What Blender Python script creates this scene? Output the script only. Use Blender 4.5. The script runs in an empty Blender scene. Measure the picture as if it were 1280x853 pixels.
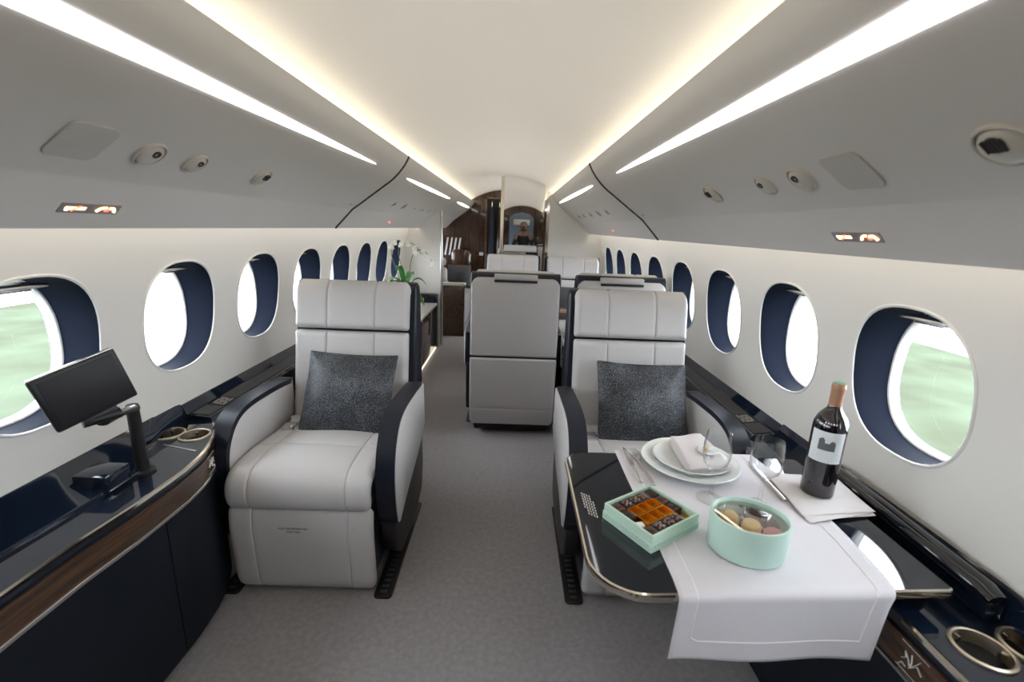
import bpy, bmesh, math, random
from mathutils import Vector, Matrix
random.seed(7)
S = bpy.context.scene
COL = S.collection
PI = math.pi

# ------------------------------------------------------------------ camera
cam_d = bpy.data.cameras.new('camera'); cam = bpy.data.objects.new('camera', cam_d); COL.objects.link(cam)
S.camera = cam
F = 570.0
ROLL = math.radians(2.0)
yv = Vector((0, (285-426.5)/F, 1)).normalized()           # the cabin axis in camera space (x right, y down, z forward)
dn = Vector((-math.sin(ROLL), math.cos(ROLL), 0)); dn = (dn-dn.dot(yv)*yv).normalized()
xv = dn.cross(yv)
Mw = Matrix((xv, yv, -dn))                                # rows: world axes in camera space
cm = Matrix.Identity(4)
for r in range(3):
    cm[r][0] = Mw[r][0]; cm[r][1] = -Mw[r][1]; cm[r][2] = -Mw[r][2]
cm[0][3], cm[1][3], cm[2][3] = 0.08, 0.0, 1.32
cam.matrix_world = cm
cam_d.sensor_width = 36; cam_d.lens = F*36/1280
cam_d.clip_start = 0.02; cam_d.clip_end = 500
cam_d.dof.use_dof = True; cam_d.dof.focus_distance = 1.9; cam_d.dof.aperture_fstop = 3.2

# ------------------------------------------------------------------ world, light levels, exposure
SKY = 6.0
COVE = 4.0
COVE_W = 3.0
WASH = 2.6
STRIP = 2.5
w = bpy.data.worlds.new('sky'); S.world = w; w.use_nodes = True
bg = w.node_tree.nodes['Background']; bg.inputs[0].default_value = (0.87, 0.935, 1.0, 1); bg.inputs[1].default_value = SKY
S.view_settings.view_transform = 'Standard'; S.view_settings.look = 'None'
S.view_settings.exposure = 1.1; S.view_settings.gamma = 1.0; S.view_settings.use_curve_mapping = False

# ------------------------------------------------------------------ materials
def nt(name):
    m = bpy.data.materials.new(name); m.use_nodes = True
    n = m.node_tree; n.nodes.clear()
    return m, n, n.nodes, n.links
def pbr(name, col, rough=.5, metal=0., coat=0., spec=.5, bump=None, var=None, sheen=0., emit=None, trans=0., ior=1.45):
    """bump=(scale, strength, detail)  var=(scale, colour2, lo, hi)"""
    m, n, N, Lk = nt(name)
    o = N.new('ShaderNodeOutputMaterial'); b = N.new('ShaderNodeBsdfPrincipled')
    Lk.new(b.outputs[0], o.inputs[0])
    b.inputs['Base Color'].default_value = (*col, 1); b.inputs['Roughness'].default_value = rough
    b.inputs['Metallic'].default_value = metal; b.inputs['Coat Weight'].default_value = coat
    b.inputs['Coat Roughness'].default_value = .03
    b.inputs['Specular IOR Level'].default_value = spec; b.inputs['Sheen Weight'].default_value = sheen
    b.inputs['Transmission Weight'].default_value = trans; b.inputs['IOR'].default_value = ior
    tc = N.new('ShaderNodeTexCoord')
    if emit:
        b.inputs['Emission Color'].default_value = (*emit[:3], 1); b.inputs['Emission Strength'].default_value = emit[3]
    if bump:
        t = N.new('ShaderNodeTexNoise'); t.inputs['Scale'].default_value = bump[0]; t.inputs['Detail'].default_value = bump[2]
        Lk.new(tc.outputs['Object'], t.inputs['Vector'])
        bp = N.new('ShaderNodeBump'); bp.inputs['Strength'].default_value = bump[1]; bp.inputs['Distance'].default_value = .002
        Lk.new(t.outputs['Fac'], bp.inputs['Height']); Lk.new(bp.outputs[0], b.inputs['Normal'])
    if var:
        t = N.new('ShaderNodeTexNoise'); t.inputs['Scale'].default_value = var[0]; t.inputs['Detail'].default_value = 6
        Lk.new(tc.outputs['Object'], t.inputs['Vector'])
        r = N.new('ShaderNodeValToRGB'); r.color_ramp.elements[0].position = var[2]; r.color_ramp.elements[1].position = var[3]
        r.color_ramp.elements[0].color = (*col, 1); r.color_ramp.elements[1].color = (*var[1], 1)
        Lk.new(t.outputs['Fac'], r.inputs[0]); Lk.new(r.outputs[0], b.inputs['Base Color'])
    return m
def wood(name, c1, c2, rough=.12, scale=(30, 2, 60)):
    m = pbr(name, c1, rough, coat=.6); n = m.node_tree; N = n.nodes; Lk = n.links
    b = [x for x in N if x.type == 'BSDF_PRINCIPLED'][0]
    tc = N.new('ShaderNodeTexCoord'); mp = N.new('ShaderNodeMapping'); mp.inputs['Scale'].default_value = scale
    t = N.new('ShaderNodeTexNoise'); t.inputs['Scale'].default_value = 1.4; t.inputs['Detail'].default_value = 8
    r = N.new('ShaderNodeValToRGB'); r.color_ramp.elements[0].position = .35; r.color_ramp.elements[1].position = .68
    r.color_ramp.elements[0].color = (*c1, 1); r.color_ramp.elements[1].color = (*c2, 1)
    Lk.new(tc.outputs['Object'], mp.inputs[0]); Lk.new(mp.outputs[0], t.inputs['Vector']); Lk.new(t.outputs['Fac'], r.inputs[0])
    Lk.new(r.outputs[0], b.inputs['Base Color'])
    return m
def glassy(name, tint=(1, 1, 1), refl=.09, rough=0.):
    m, n, N, Lk = nt(name)
    o = N.new('ShaderNodeOutputMaterial'); mx = N.new('ShaderNodeMixShader')
    t = N.new('ShaderNodeBsdfTransparent'); t.inputs[0].default_value = (*tint, 1)
    g = N.new('ShaderNodeBsdfGlossy'); g.inputs['Roughness'].default_value = rough
    lw = N.new('ShaderNodeLayerWeight'); lw.inputs[0].default_value = .5
    pw = N.new('ShaderNodeMath'); pw.operation = 'POWER'; pw.inputs[1].default_value = 3.2
    Lk.new(lw.outputs['Facing'], pw.inputs[0])
    mu = N.new('ShaderNodeMath'); mu.operation = 'MULTIPLY_ADD'; mu.inputs[1].default_value = refl; mu.inputs[2].default_value = .03
    mu.use_clamp = True
    Lk.new(pw.outputs[0], mu.inputs[0]); Lk.new(mu.outputs[0], mx.inputs[0])
    Lk.new(t.outputs[0], mx.inputs[1]); Lk.new(g.outputs[0], mx.inputs[2]); Lk.new(mx.outputs[0], o.inputs[0])
    return m
def emis(name, col, s):
    m, n, N, Lk = nt(name)
    o = N.new('ShaderNodeOutputMaterial'); e = N.new('ShaderNodeEmission')
    e.inputs[0].default_value = (*col, 1); e.inputs[1].default_value = s; Lk.new(e.outputs[0], o.inputs[0])
    return m
def speckle(name):
    m = pbr(name, (.02, .025, .035), .42, spec=.5); n = m.node_tree; N = n.nodes; Lk = n.links
    b = [x for x in N if x.type == 'BSDF_PRINCIPLED'][0]
    tc = N.new('ShaderNodeTexCoord')
    v = N.new('ShaderNodeTexNoise'); v.inputs['Scale'].default_value = 320; v.inputs['Detail'].default_value = 4
    v2 = N.new('ShaderNodeTexNoise'); v2.inputs['Scale'].default_value = 9; v2.inputs['Detail'].default_value = 2
    Lk.new(tc.outputs['Object'], v.inputs['Vector']); Lk.new(tc.outputs['Object'], v2.inputs['Vector'])
    ad = N.new('ShaderNodeMath'); ad.operation = 'MULTIPLY_ADD'; ad.inputs[1].default_value = .25
    Lk.new(v2.outputs['Fac'], ad.inputs[0]); Lk.new(v.outputs['Fac'], ad.inputs[2])
    r = N.new('ShaderNodeValToRGB'); r.color_ramp.elements[0].position = .645; r.color_ramp.elements[1].position = .71
    r.color_ramp.elements[0].color = (.012, .015, .021, 1); r.color_ramp.elements[1].color = (.15, .165, .19, 1)
    Lk.new(ad.outputs[0], r.inputs[0]); Lk.new(r.outputs[0], b.inputs['Base Color'])
    bp = N.new('ShaderNodeBump'); bp.inputs['Strength'].default_value = .5; bp.inputs['Distance'].default_value = .002
    Lk.new(v.outputs['Fac'], bp.inputs['Height']); Lk.new(bp.outputs[0], b.inputs['Normal'])
    return m

M = dict(
 wall=pbr('wall_cream', (.79, .775, .745), .55, bump=(220, .08, 3)),
 panel=pbr('overhead_cream', (.58, .565, .55), .42),
 ceil=pbr('ceiling_cream', (.80, .785, .765), .6),
 carpet=pbr('carpet', (.245, .232, .242), .95, bump=(420, 1.0, 4), var=(55, (.33, .315, .33), .30, .74), sheen=.5),
 leather=pbr('cream_leather', (.57, .56, .565), .36, bump=(330, .10, 4)),
 leather2=pbr('grey_leather', (.46, .445, .445), .45, bump=(330, .10, 4)),
 navy=pbr('navy_leather', (.009, .012, .023), .40, spec=.4, bump=(260, .08, 3)),
 navyrev=pbr('navy_reveal', (.007, .010, .020), .7, spec=.05),
 gloss=pbr('black_gloss', (.006, .009, .015), .045, coat=.5),
 navygloss=pbr('navy_gloss', (.006, .012, .026), .07, coat=.5),
 navysat=pbr('navy_satin', (.004, .007, .013), .42, spec=.35),
 ledge=pbr('dark_leather_inlay', (.050, .052, .058), .45, bump=(300, .1, 3)),
 black=pbr('black_plastic', (.010, .010, .012), .4),
 screen=pbr('screen_face', (.012, .011, .014), .5),
 chrome=pbr('polished_nickel', (.72, .67, .58), .12, metal=1),
 nickel=pbr('brushed_nickel', (.70, .62, .50), .42, metal=1),
 steel=pbr('steel', (.62, .61, .60), .22, metal=1),
 wood=wood('dark_wood', (.030, .015, .009), (.095, .048, .026), .2),
 woodv=wood('brown_gloss_wood', (.030, .012, .005), (.062, .028, .013), scale=(30, 30, 2)),
 woodb=wood('brown_table_wood', (.10, .05, .03), (.22, .12, .07)),
 white=pbr('white_plastic', (.80, .80, .78), .35),
 offwhite=pbr('offwhite_panel', (.74, .73, .70), .5),
 marble=pbr('white_top', (.74, .73, .71), .15),
 glass=glassy('window_pane_glass', (.98, .99, 1.0), .7),
 wineglass=glassy('wine_glass', (.99, .995, 1.0), 1.2),
 lidglass=glassy('clear_lid', (.98, .99, .985), 1.6, .02),
 cove=emis('cove_lamp', (1.0, .85, .56), COVE),
 wash=emis('wall_wash_lamp', (1.0, .88, .70), WASH),
 strip=emis('reading_strip_lamp', (1.0, .965, .98), STRIP),
 signred=emis('sign_red', (1.0, .12, .06), 1.6),
 signor=emis('sign_orange', (1.0, .55, .25), 2.2),
 floorlamp=emis('floor_strip_lamp', (1.0, .85, .65), .7),
 mirror=pbr('mirror', (.84, .84, .84), .015, metal=1),
 linen=pbr('white_linen', (.67, .655, .70), .8, bump=(500, .25, 3), sheen=.2),
 linen2=pbr('pale_pink_linen', (.68, .65, .66), .8, bump=(500, .25, 3)),
 stitch=pbr('hem_stitch', (.85, .84, .86), .8),
 china=pbr('white_china', (.76, .80, .79), .12, coat=.3),
 mint=pbr('mint_board', (.50, .68, .57), .55),
 mintdark=pbr('mint_print', (.17, .34, .27), .6),
 minttin=pbr('mint_tin', (.51, .71, .63), .35, coat=.2),
 gold=pbr('gold_card', (.72, .42, .08), .22, metal=1.),
 choc=pbr('chocolate', (.030, .012, .009), .35, bump=(90, .3, 2)),
 chocl=pbr('milk_chocolate', (.09, .032, .014), .4, bump=(90, .3, 2)),
 foil=pbr('chocolate_foil', (.22, .15, .14), .18, metal=.6, bump=(60, .8, 2)),
 bottle=pbr('dark_bottle_glass', (.008, .006, .010), .04, coat=1),
 foilcap=pbr('copper_foil', (.50, .27, .17), .42, metal=.35),
 greencap=pbr('green_stamp', (.18, .42, .28), .5),
 label=pbr('paper_label', (.70, .74, .76), .6),
 ink=pbr('grey_ink', (.10, .11, .12), .7),
 inkblack=pbr('black_ink', (.02, .02, .02), .7),
 leaf=pbr('leaf_green', (.015, .085, .015), .35, var=(9, (.035, .15, .025), .35, .7)),
 stem=pbr('stem_green', (.10, .13, .06), .5),
 petal=pbr('orchid_petal', (.85, .86, .82), .5),
 petalc=pbr('orchid_heart', (.75, .45, .15), .5),
 cushion=speckle('speckled_fabric'),
 greycush=pbr('grey_velvet', (.045, .048, .052), .6, sheen=.3),
 dark=pbr('dark_recess', (.006, .006, .007), .6),
 macpink=pbr('macaron_pink', (.75, .28, .32), .6), macyel=pbr('macaron_yellow', (.72, .47, .13), .6),
 macor=pbr('macaron_orange', (.55, .25, .10), .6), macbr=pbr('macaron_brown', (.12, .05, .04), .6),
 signbody=pbr('sign_body', (.22, .21, .22), .4),
 skin=pbr('skin', (.28, .15, .10), .5), hair=pbr('hair', (.01, .008, .007), .5),
 shirt=pbr('black_shirt', (.012, .012, .015), .8), jeans=pbr('dark_trousers', (.02, .025, .04), .8),
 camera=pbr('camera_body', (.012, .012, .012), .45), lens=pbr('lens_glass', (.01, .01, .02), .03, coat=1),
 bluedoor=pbr('steel_blue_door', (.16, .22, .30), .3),
 grass=pbr('grass', (.054, .061, .042), 1., spec=0., var=(.45, (.072, .088, .062), .40, .64)),
 concrete=pbr('pale_concrete', (.72, .72, .72), .8, bump=(2, .1, 3)),
 skinhull=pbr('white_hull', (.7, .7, .7), .4),
 butter=pbr('butter', (.80, .62, .28), .45),
 grille=pbr('vent_black', (.03, .03, .03), .5),
 greyspk=pbr('speaker_grey', (.46, .455, .435), .55),
 seamline=pbr('seam_thread', (.24, .22, .20), .7),
 ventcream=pbr('vent_cream', (.52, .495, .45), .4),
)

# ------------------------------------------------------------------ object helpers
def tag(o, label=None, cat=None, group=None, kind=None):
    if label: o['label'] = label
    if cat: o['category'] = cat
    if group: o['group'] = group
    if kind: o['kind'] = kind
    return o
def empty(name, loc=(0, 0, 0), rz=0., label=None, cat=None, group=None):
    o = bpy.data.objects.new(name, None); COL.objects.link(o); o.location = loc; o.rotation_euler = (0, 0, rz)
    o.empty_display_size = .05
    return tag(o, label, cat, group)
class MB:
    def __init__(s): s.v = []; s.f = []
    def add(s, vs, fs):
        k = len(s.v); s.v += [tuple(v) for v in vs]; s.f += [tuple(i+k for i in f) for f in fs]; return s
    def grid(s, pts, cu=False, cv=False):
        """pts[i][j]; closes in i if cu, in j if cv"""
        n = len(pts); m = len(pts[0]); vs = [p for r in pts for p in r]; fs = []
        for i in range(n if cu else n-1):
            for j in range(m if cv else m-1):
                a, b = i, (i+1) % n; c, d = j, (j+1) % m
                fs.append((a*m+c, b*m+c, b*m+d, a*m+d))
        return s.add(vs, fs)
    def box(s, x0, x1, y0, y1, z0, z1, b=0., mat=None, seg=2):
        bm = bmesh.new(); bmesh.ops.create_cube(bm, size=1)
        for v in bm.verts:
            v.co = Vector((x0+(v.co.x+.5)*(x1-x0), y0+(v.co.y+.5)*(y1-y0), z0+(v.co.z+.5)*(z1-z0)))
        if b > 0:
            bmesh.ops.bevel(bm, geom=bm.edges[:], offset=b, segments=seg, affect='EDGES', profile=.5)
        if mat: bmesh.ops.transform(bm, matrix=mat, verts=bm.verts[:])
        bm.verts.index_update()
        s.add([v.co[:] for v in bm.verts], [[v.index for v in f.verts] for f in bm.faces]); bm.free(); return s
    def lathe(s, prof, n=32, c=(0, 0, 0), sx=1., sy=1., rot=0.):
        """prof: list of (r, z); poles where r = 0"""
        k = len(s.v); rings = []
        for r, z in prof:
            if r < 1e-6:
                rings.append([len(s.v)]); s.v.append((c[0], c[1], c[2]+z))
            else:
                ids = []
                for i in range(n):
                    a = 2*PI*i/n; x = r*sx*math.cos(a); y = r*sy*math.sin(a)
                    ids.append(len(s.v)); s.v.append((c[0]+x*math.cos(rot)-y*math.sin(rot), c[1]+x*math.sin(rot)+y*math.cos(rot), c[2]+z))
                rings.append(ids)
        for a, b in zip(rings, rings[1:]):
            for i in range(n):
                j = (i+1) % n
                if len(a) == 1 and len(b) == 1: continue
                if len(a) == 1: s.f.append((a[0], b[j], b[i]))
                elif len(b) == 1: s.f.append((a[i], a[j], b[0]))
                else: s.f.append((a[i], a[j], b[j], b[i]))
        return s
    def tube(s, path, r, n=10, cap=True, flat=1.):
        P = [Vector(p) for p in path]; R = r if isinstance(r, (list, tuple)) else [r]*len(P)
        up = None; rings = []
        for i, p in enumerate(P):
            t = (P[min(i+1, len(P)-1)]-P[max(i-1, 0)]).normalized()
            if up is None:
                up = Vector((0, 0, 1)) if abs(t.z) < .9 else Vector((1, 0, 0))
            a = t.cross(up).normalized(); b = a.cross(t).normalized(); up = b
            rings.append([p+R[i]*(math.cos(2*PI*k/n)*a+flat*math.sin(2*PI*k/n)*b) for k in range(n)])
        k0 = len(s.v); s.grid(rings, cv=True)
        if cap:
            s.f.append(tuple(range(k0, k0+n))); s.f.append(tuple(range(k0+(len(P)-1)*n, k0+len(P)*n)))
        return s
    def prism(s, poly, a0, a1, axis='z', b=0.):
        """extrude a closed 2-D polygon along an axis; axis x: poly is (y,z); y: (x,z); z: (x,y)"""
        def m(p, h):
            return {'x': (h, p[0], p[1]), 'y': (p[0], h, p[1]), 'z': (p[0], p[1], h)}[axis]
        bm = bmesh.new(); n = len(poly)
        lo = [bm.verts.new(m(p, a0)) for p in poly]; hi = [bm.verts.new(m(p, a1)) for p in poly]
        f1 = bm.faces.new(lo); f2 = bm.faces.new(hi)
        for i in range(n): bm.faces.new((lo[i], lo[(i+1) % n], hi[(i+1) % n], hi[i]))
        if b > 0:
            ed = list(f1.edges)+list(f2.edges)
            bmesh.ops.bevel(bm, geom=ed, offset=b, segments=3, affect='EDGES', profile=.5)
        bm.verts.index_update()
        s.add([v.co[:] for v in bm.verts], [[v.index for v in f.verts] for f in bm.faces]); bm.free(); return s
    def holed(s, outer, holes, z0, z1):
        """horizontal slab with holes"""
        bm = bmesh.new()
        def layer(z):
            ed = []; lp = []
            for loop in [outer]+holes:
                vs = [bm.verts.new((p[0], p[1], z)) for p in loop]; lp.append(vs)
                for i in range(len(vs)): ed.append(bm.edges.new((vs[i], vs[(i+1) % len(vs)])))
            bmesh.ops.triangle_fill(bm, use_beauty=True, edges=ed)
            return lp
        A = layer(z0); B = layer(z1)
        for a, b in zip(A, B):
            for i in range(len(a)):
                j = (i+1) % len(a); bm.faces.new((a[i], a[j], b[j], b[i]))
        bm.verts.index_update()
        s.add([v.co[:] for v in bm.verts], [[v.index for v in f.verts] for f in bm.faces]); bm.free(); return s
    def slab(s, W, H, tf, tb, rc, re, mp, su=(), sv=(), nu=26, nv=26, groove=.004, gw=.004, puff=0., rcb=None, taper=1.):
        """padded panel: W wide, H high, domed front tf, back tb; mp(x, v, n) places it"""
        rcb = rc if rcb is None else rcb
        def samp(a, b, n, seams, r):
            t = [a+(b-a)*(.5-.5*math.cos(PI*i/n)) for i in range(n+1)]
            for q in seams:
                for d in (-2.2, -1.2, -.5, 0, .5, 1.2, 2.2): t.append(q+d*gw)
            for d in (.12, .3, .6, 1.0): t += [a+r*d, b-r*d]
            t = sorted(t); o = [t[0]]
            for x in t[1:]:
                if x-o[-1] > 4e-4 and x <= b: o.append(x)
            o[-1] = b
            return o
        xs = samp(-W/2, W/2, nu, su, re); vs = samp(0, H, nv, sv, re)
        F_, B_ = [], []
        for v in vs:
            w = W/2*(1-(1-taper)*v/H)
            k = w/(W/2)
            if v > H-rc and rc > 0: d = v-(H-rc); w = w-rc+math.sqrt(max(0, rc*rc-d*d))
            if v < rcb and rcb > 0: d = rcb-v; w = w-rcb+math.sqrt(max(0, rcb*rcb-d*d))
            fr, br = [], []
            for x in xs:
                X = x/(W/2)*w
                d = min(w-abs(X), v, H-v); d = max(0, d); q = min(d/re, 1)
                e = math.sqrt(max(0, 1-(1-q)**2))
                h = tf*e
                if puff:
                    h += puff*e*(1-(X/w)**2)*(1-(2*v/H-1)**2)
                for c in su: h -= groove*e*math.exp(-((x-c)/gw)**2)
                for c in sv: h -= groove*e*math.exp(-((v-c)/gw)**2)
                fr.append(mp(X, v, h)); br.append(mp(X, v, -tb*e))
            F_.append(fr); B_.append(br)
        s.grid(F_); s.grid([r[::-1] for r in B_]); return s
    def build(s, name, mat, parent=None, smooth=True, angle=35, matrix=None, loc=None):
        me = bpy.data.meshes.new(name); me.from_pydata([tuple(v) for v in s.v], [], s.f); me.update()
        bm = bmesh.new(); bm.from_mesh(me); bmesh.ops.remove_doubles(bm, verts=bm.verts[:], dist=5e-6)
        bmesh.ops.recalc_face_normals(bm, faces=bm.faces[:])
        if smooth:
            for f in bm.faces: f.smooth = True
            a = math.radians(angle)
            for e in bm.edges:
                if len(e.link_faces) == 2 and e.calc_face_angle(0) > a: e.smooth = False
        bm.to_mesh(me); bm.free()
        me.materials.append(M[mat] if isinstance(mat, str) else mat)
        o = bpy.data.objects.new(name, me); COL.objects.link(o)
        if parent: o.parent = parent
        if matrix: o.matrix_local = matrix
        if loc: o.location = loc
        return o
def copy_tree(o, parent=None):
    c = o.copy(); COL.objects.link(c)
    if parent: c.parent = parent
    for ch in list(o.children): copy_tree(ch, c)
    return c
def catmull(P, n=8):
    P = [Vector(p) for p in P]; Q = [2*P[0]-P[1]]+P+[2*P[-1]-P[-2]]; out = []
    for i in range(1, len(Q)-2):
        for k in range(n):
            t = k/n; a, b, c, d = Q[i-1], Q[i], Q[i+1], Q[i+2]
            out.append(.5*((2*b)+(c-a)*t+(2*a-5*b+4*c-d)*t*t+(3*b-a-3*c+d)*t**3))
    out.append(P[-1]); return out
class Path2:
    """arc-length path in the (y,z) plane with a normal turned towards -y / +z"""
    def __init__(s, pts, n=10):
        s.p = catmull([(a, b, 0) for a, b in pts], n); s.l = [0]
        for a, b in zip(s.p, s.p[1:]): s.l.append(s.l[-1]+(b-a).length)
        s.L = s.l[-1]
    def at(s, d):
        d = min(max(d, 0), s.L); i = 0
        while i < len(s.l)-2 and s.l[i+1] < d: i += 1
        t = (d-s.l[i])/max(1e-9, s.l[i+1]-s.l[i]); a, b = s.p[i], s.p[i+1]
        i0, i1 = max(i-1, 0), min(i+2, len(s.p)-1)
        q = a.lerp(b, t); tg = (s.p[i1]-s.p[i0]).normalized()
        return q.x, q.y, -tg.y, tg.x      # y, z, normal(y, z): tangent up -> normal -y
def onpath(pa, sgn=1):
    def mp(x, v, n):
        y, z, ny, nz = pa.at(v); return (x, y+sgn*ny*n, z+sgn*nz*n)
    return mp
def rrect(x0, x1, y0, y1, r, n=6, rs=None):
    rs = rs or (r, r, r, r); out = []
    for (cx, cy, a0, q) in ((x1, y0, -90, rs[0]), (x1, y1, 0, rs[1]), (x0, y1, 90, rs[2]), (x0, y0, 180, rs[3])):
        sx = -1 if cx == x1 else 1; sy = 1 if cy == y0 else -1
        if q <= 0: out.append((cx, cy)); continue
        for i in range(n+1):
            a = math.radians(a0+90*i/n); out.append((cx+sx*q+q*math.cos(a), cy+sy*q+q*math.sin(a)))
    return out
def text_mesh(name, body, size, mat, parent, matrix, align='CENTER', ext=.0003):
    cu = bpy.data.curves.new(name, 'FONT'); cu.body = body; cu.size = size; cu.align_x = align; cu.extrude = ext
    t = bpy.data.objects.new(name+'_tmp', cu); COL.objects.link(t)
    dg = bpy.context.evaluated_depsgraph_get(); me = bpy.data.meshes.new_from_object(t.evaluated_get(dg))
    bpy.data.objects.remove(t); o = bpy.data.objects.new(name, me); COL.objects.link(o)
    me.materials.clear(); me.materials.append(M[mat]); o.parent = parent; o.matrix_local = matrix
    return o
def frame(o, ax, ay):
    """matrix with origin o, local x = ax, local y = ay"""
    ax = Vector(ax).normalized(); ay = Vector(ay); ay = (ay-ay.dot(ax)*ax).normalized(); az = ax.cross(ay)
    m = Matrix.Identity(4)
    for r in range(3): m[r][0] = ax[r]; m[r][1] = ay[r]; m[r][2] = az[r]; m[r][3] = o[r]
    return m

# ------------------------------------------------------------------ the shell of the cabin
Y0, Y1 = -1.703, 7.0
YB = 5.0                                    # mid-cabin bulkhead
BAY = .505; WC = 1.075                      # window pitch, first window centre
wx = lambda z: 1.095-.178*(z-.6)**2         # inner face of the side wall
SN = {-1: 'left', 1: 'right'}

MB().box(-1.0, 1.0, Y0, Y1, -.03, 0).build('floor', 'carpet', smooth=False)
bpy.data.objects['floor']['kind'] = 'structure'
prof = [(x/100., 1.700+.157*max(0, 1-(x/53.)**2)) for x in range(-53, 54, 4)]
prof = [(-.53, 1.700)]+[p for p in prof if abs(p[0]) < .53]+[(.53, 1.700)]
outer = [(x*1.04, z+.03) for x, z in reversed(prof)]
tag(MB().prism([(-.53, 1.655)]+prof+[(.53, 1.655), (.555, 1.655)]+outer+[(-.555, 1.655)], Y0, Y1, 'y').build('ceiling', 'ceil', angle=30), kind='structure')
HW, HH, HZ, EX = .177, .192, .978, 2.45     # window opening
def sel(a, sc=1.):
    c, s_ = math.cos(a), math.sin(a)
    return (sc*HW*math.copysign(abs(c)**(2/EX), c), sc*HH*math.copysign(abs(s_)**(2/EX), s_))
def has_window(k): return k != 8
for s in (-1, 1):
    mb = MB(); zt, zb = 1.335, .56; nB = 48
    bays = [(WC+BAY*k-BAY/2, WC+BAY*k+BAY/2, k) for k in range(-5, 12)]
    for y0, y1, k in bays:
        yc = WC+BAY*k
        if not has_window(k):
            mb.grid([[(s*wx(zb+(zt-zb)*i/12), y0+(y1-y0)*j/2, zb+(zt-zb)*i/12) for i in range(13)] for j in range(3)]); continue
        rings = []
        for t in (0, .03, .10, .3, .6, 1):
            row = []
            for i in range(nB):
                a = 2*PI*(i+.5)/nB; hy, hz = sel(a)
                # matching point on the rectangle
                c, sn_ = math.cos(a), math.sin(a); q = 1/max(abs(c)/(BAY/2), abs(sn_)/1e9)
                ry, rz = None, None
                lim = [(BAY/2)/abs(c) if abs(c) > 1e-9 else 1e9, ((zt-HZ) if sn_ > 0 else (HZ-zb))/abs(sn_) if abs(sn_) > 1e-9 else 1e9]
                q = min(lim); ry, rz = c*q, sn_*q
                y = yc+hy*(1-t)+ry*t; z = HZ+hz*(1-t)+rz*t
                row.append((s*wx(z), y, z))
            rings.append(row)
        mb.grid(rings, cv=True)
        # corner fill of the rectangle
        R = rings[-1]
        for (cy, cz) in ((y0, zb), (y1, zb), (y1, zt), (y0, zt)):
            best = []
            for i in range(nB):
                a, b = R[i], R[(i+1) % nB]
                va = abs(a[1]-cy) < 1e-6 or abs(a[2]-cz) < 1e-6; vb = abs(b[1]-cy) < 1e-6 or abs(b[2]-cz) < 1e-6
                one = (abs(a[1]-cy) < 1e-6) != (abs(b[1]-cy) < 1e-6) and (abs(a[2]-cz) < 1e-6) != (abs(b[2]-cz) < 1e-6)
                if va and vb and one: mb.add([a, b, (s*wx(cz), cy, cz)], [(0, 1, 2)])
    # lower side wall, and the outer hull skin above and below the windows that keeps daylight out
    mb.grid([[(s*x, y, z) for x, z in ((.93, 0), (1.04, .28), (wx(zb), zb))] for y in (Y0, Y1)])
    o = mb.build('wall_'+SN[s], 'wall', angle=50); o['kind'] = 'structure'
    # closing channel behind the overhead panels
    mb = MB().prism([(s*.86, 1.345), (s*1.06, 1.345), (s*1.06, 1.332), (s*.86, 1.332)], Y0, Y1, 'y')
    tag(mb.build('trim_'+('1' if s < 0 else '2'), 'panel'), kind='structure')
# gunwale outer hull (seen from outside only) keeps sky light off the back of the lining
for s in (-1, 1):
    mb = MB(); ys = (Y0, Y1)
    mb.grid([[(s*x, y, z) for x, z in ((.60, 1.75), (.95, 1.60), (1.21, 1.20))] for y in ys])
    mb.grid([[(s*x, y, z) for x, z in ((1.24, .75), (1.20, .3), (1.0, -.06), (0, -.08))] for y in ys])
    tag(mb.build('wall_outer_'+SN[s], 'skinhull'), kind='structure')
tag(MB().grid([[(x, y, z) for x, z in ((-.6, 1.75), (0, 1.93), (.6, 1.75))] for y in (Y0, Y1)]).build('wall_outer_top', 'skinhull'), kind='structure')

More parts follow.
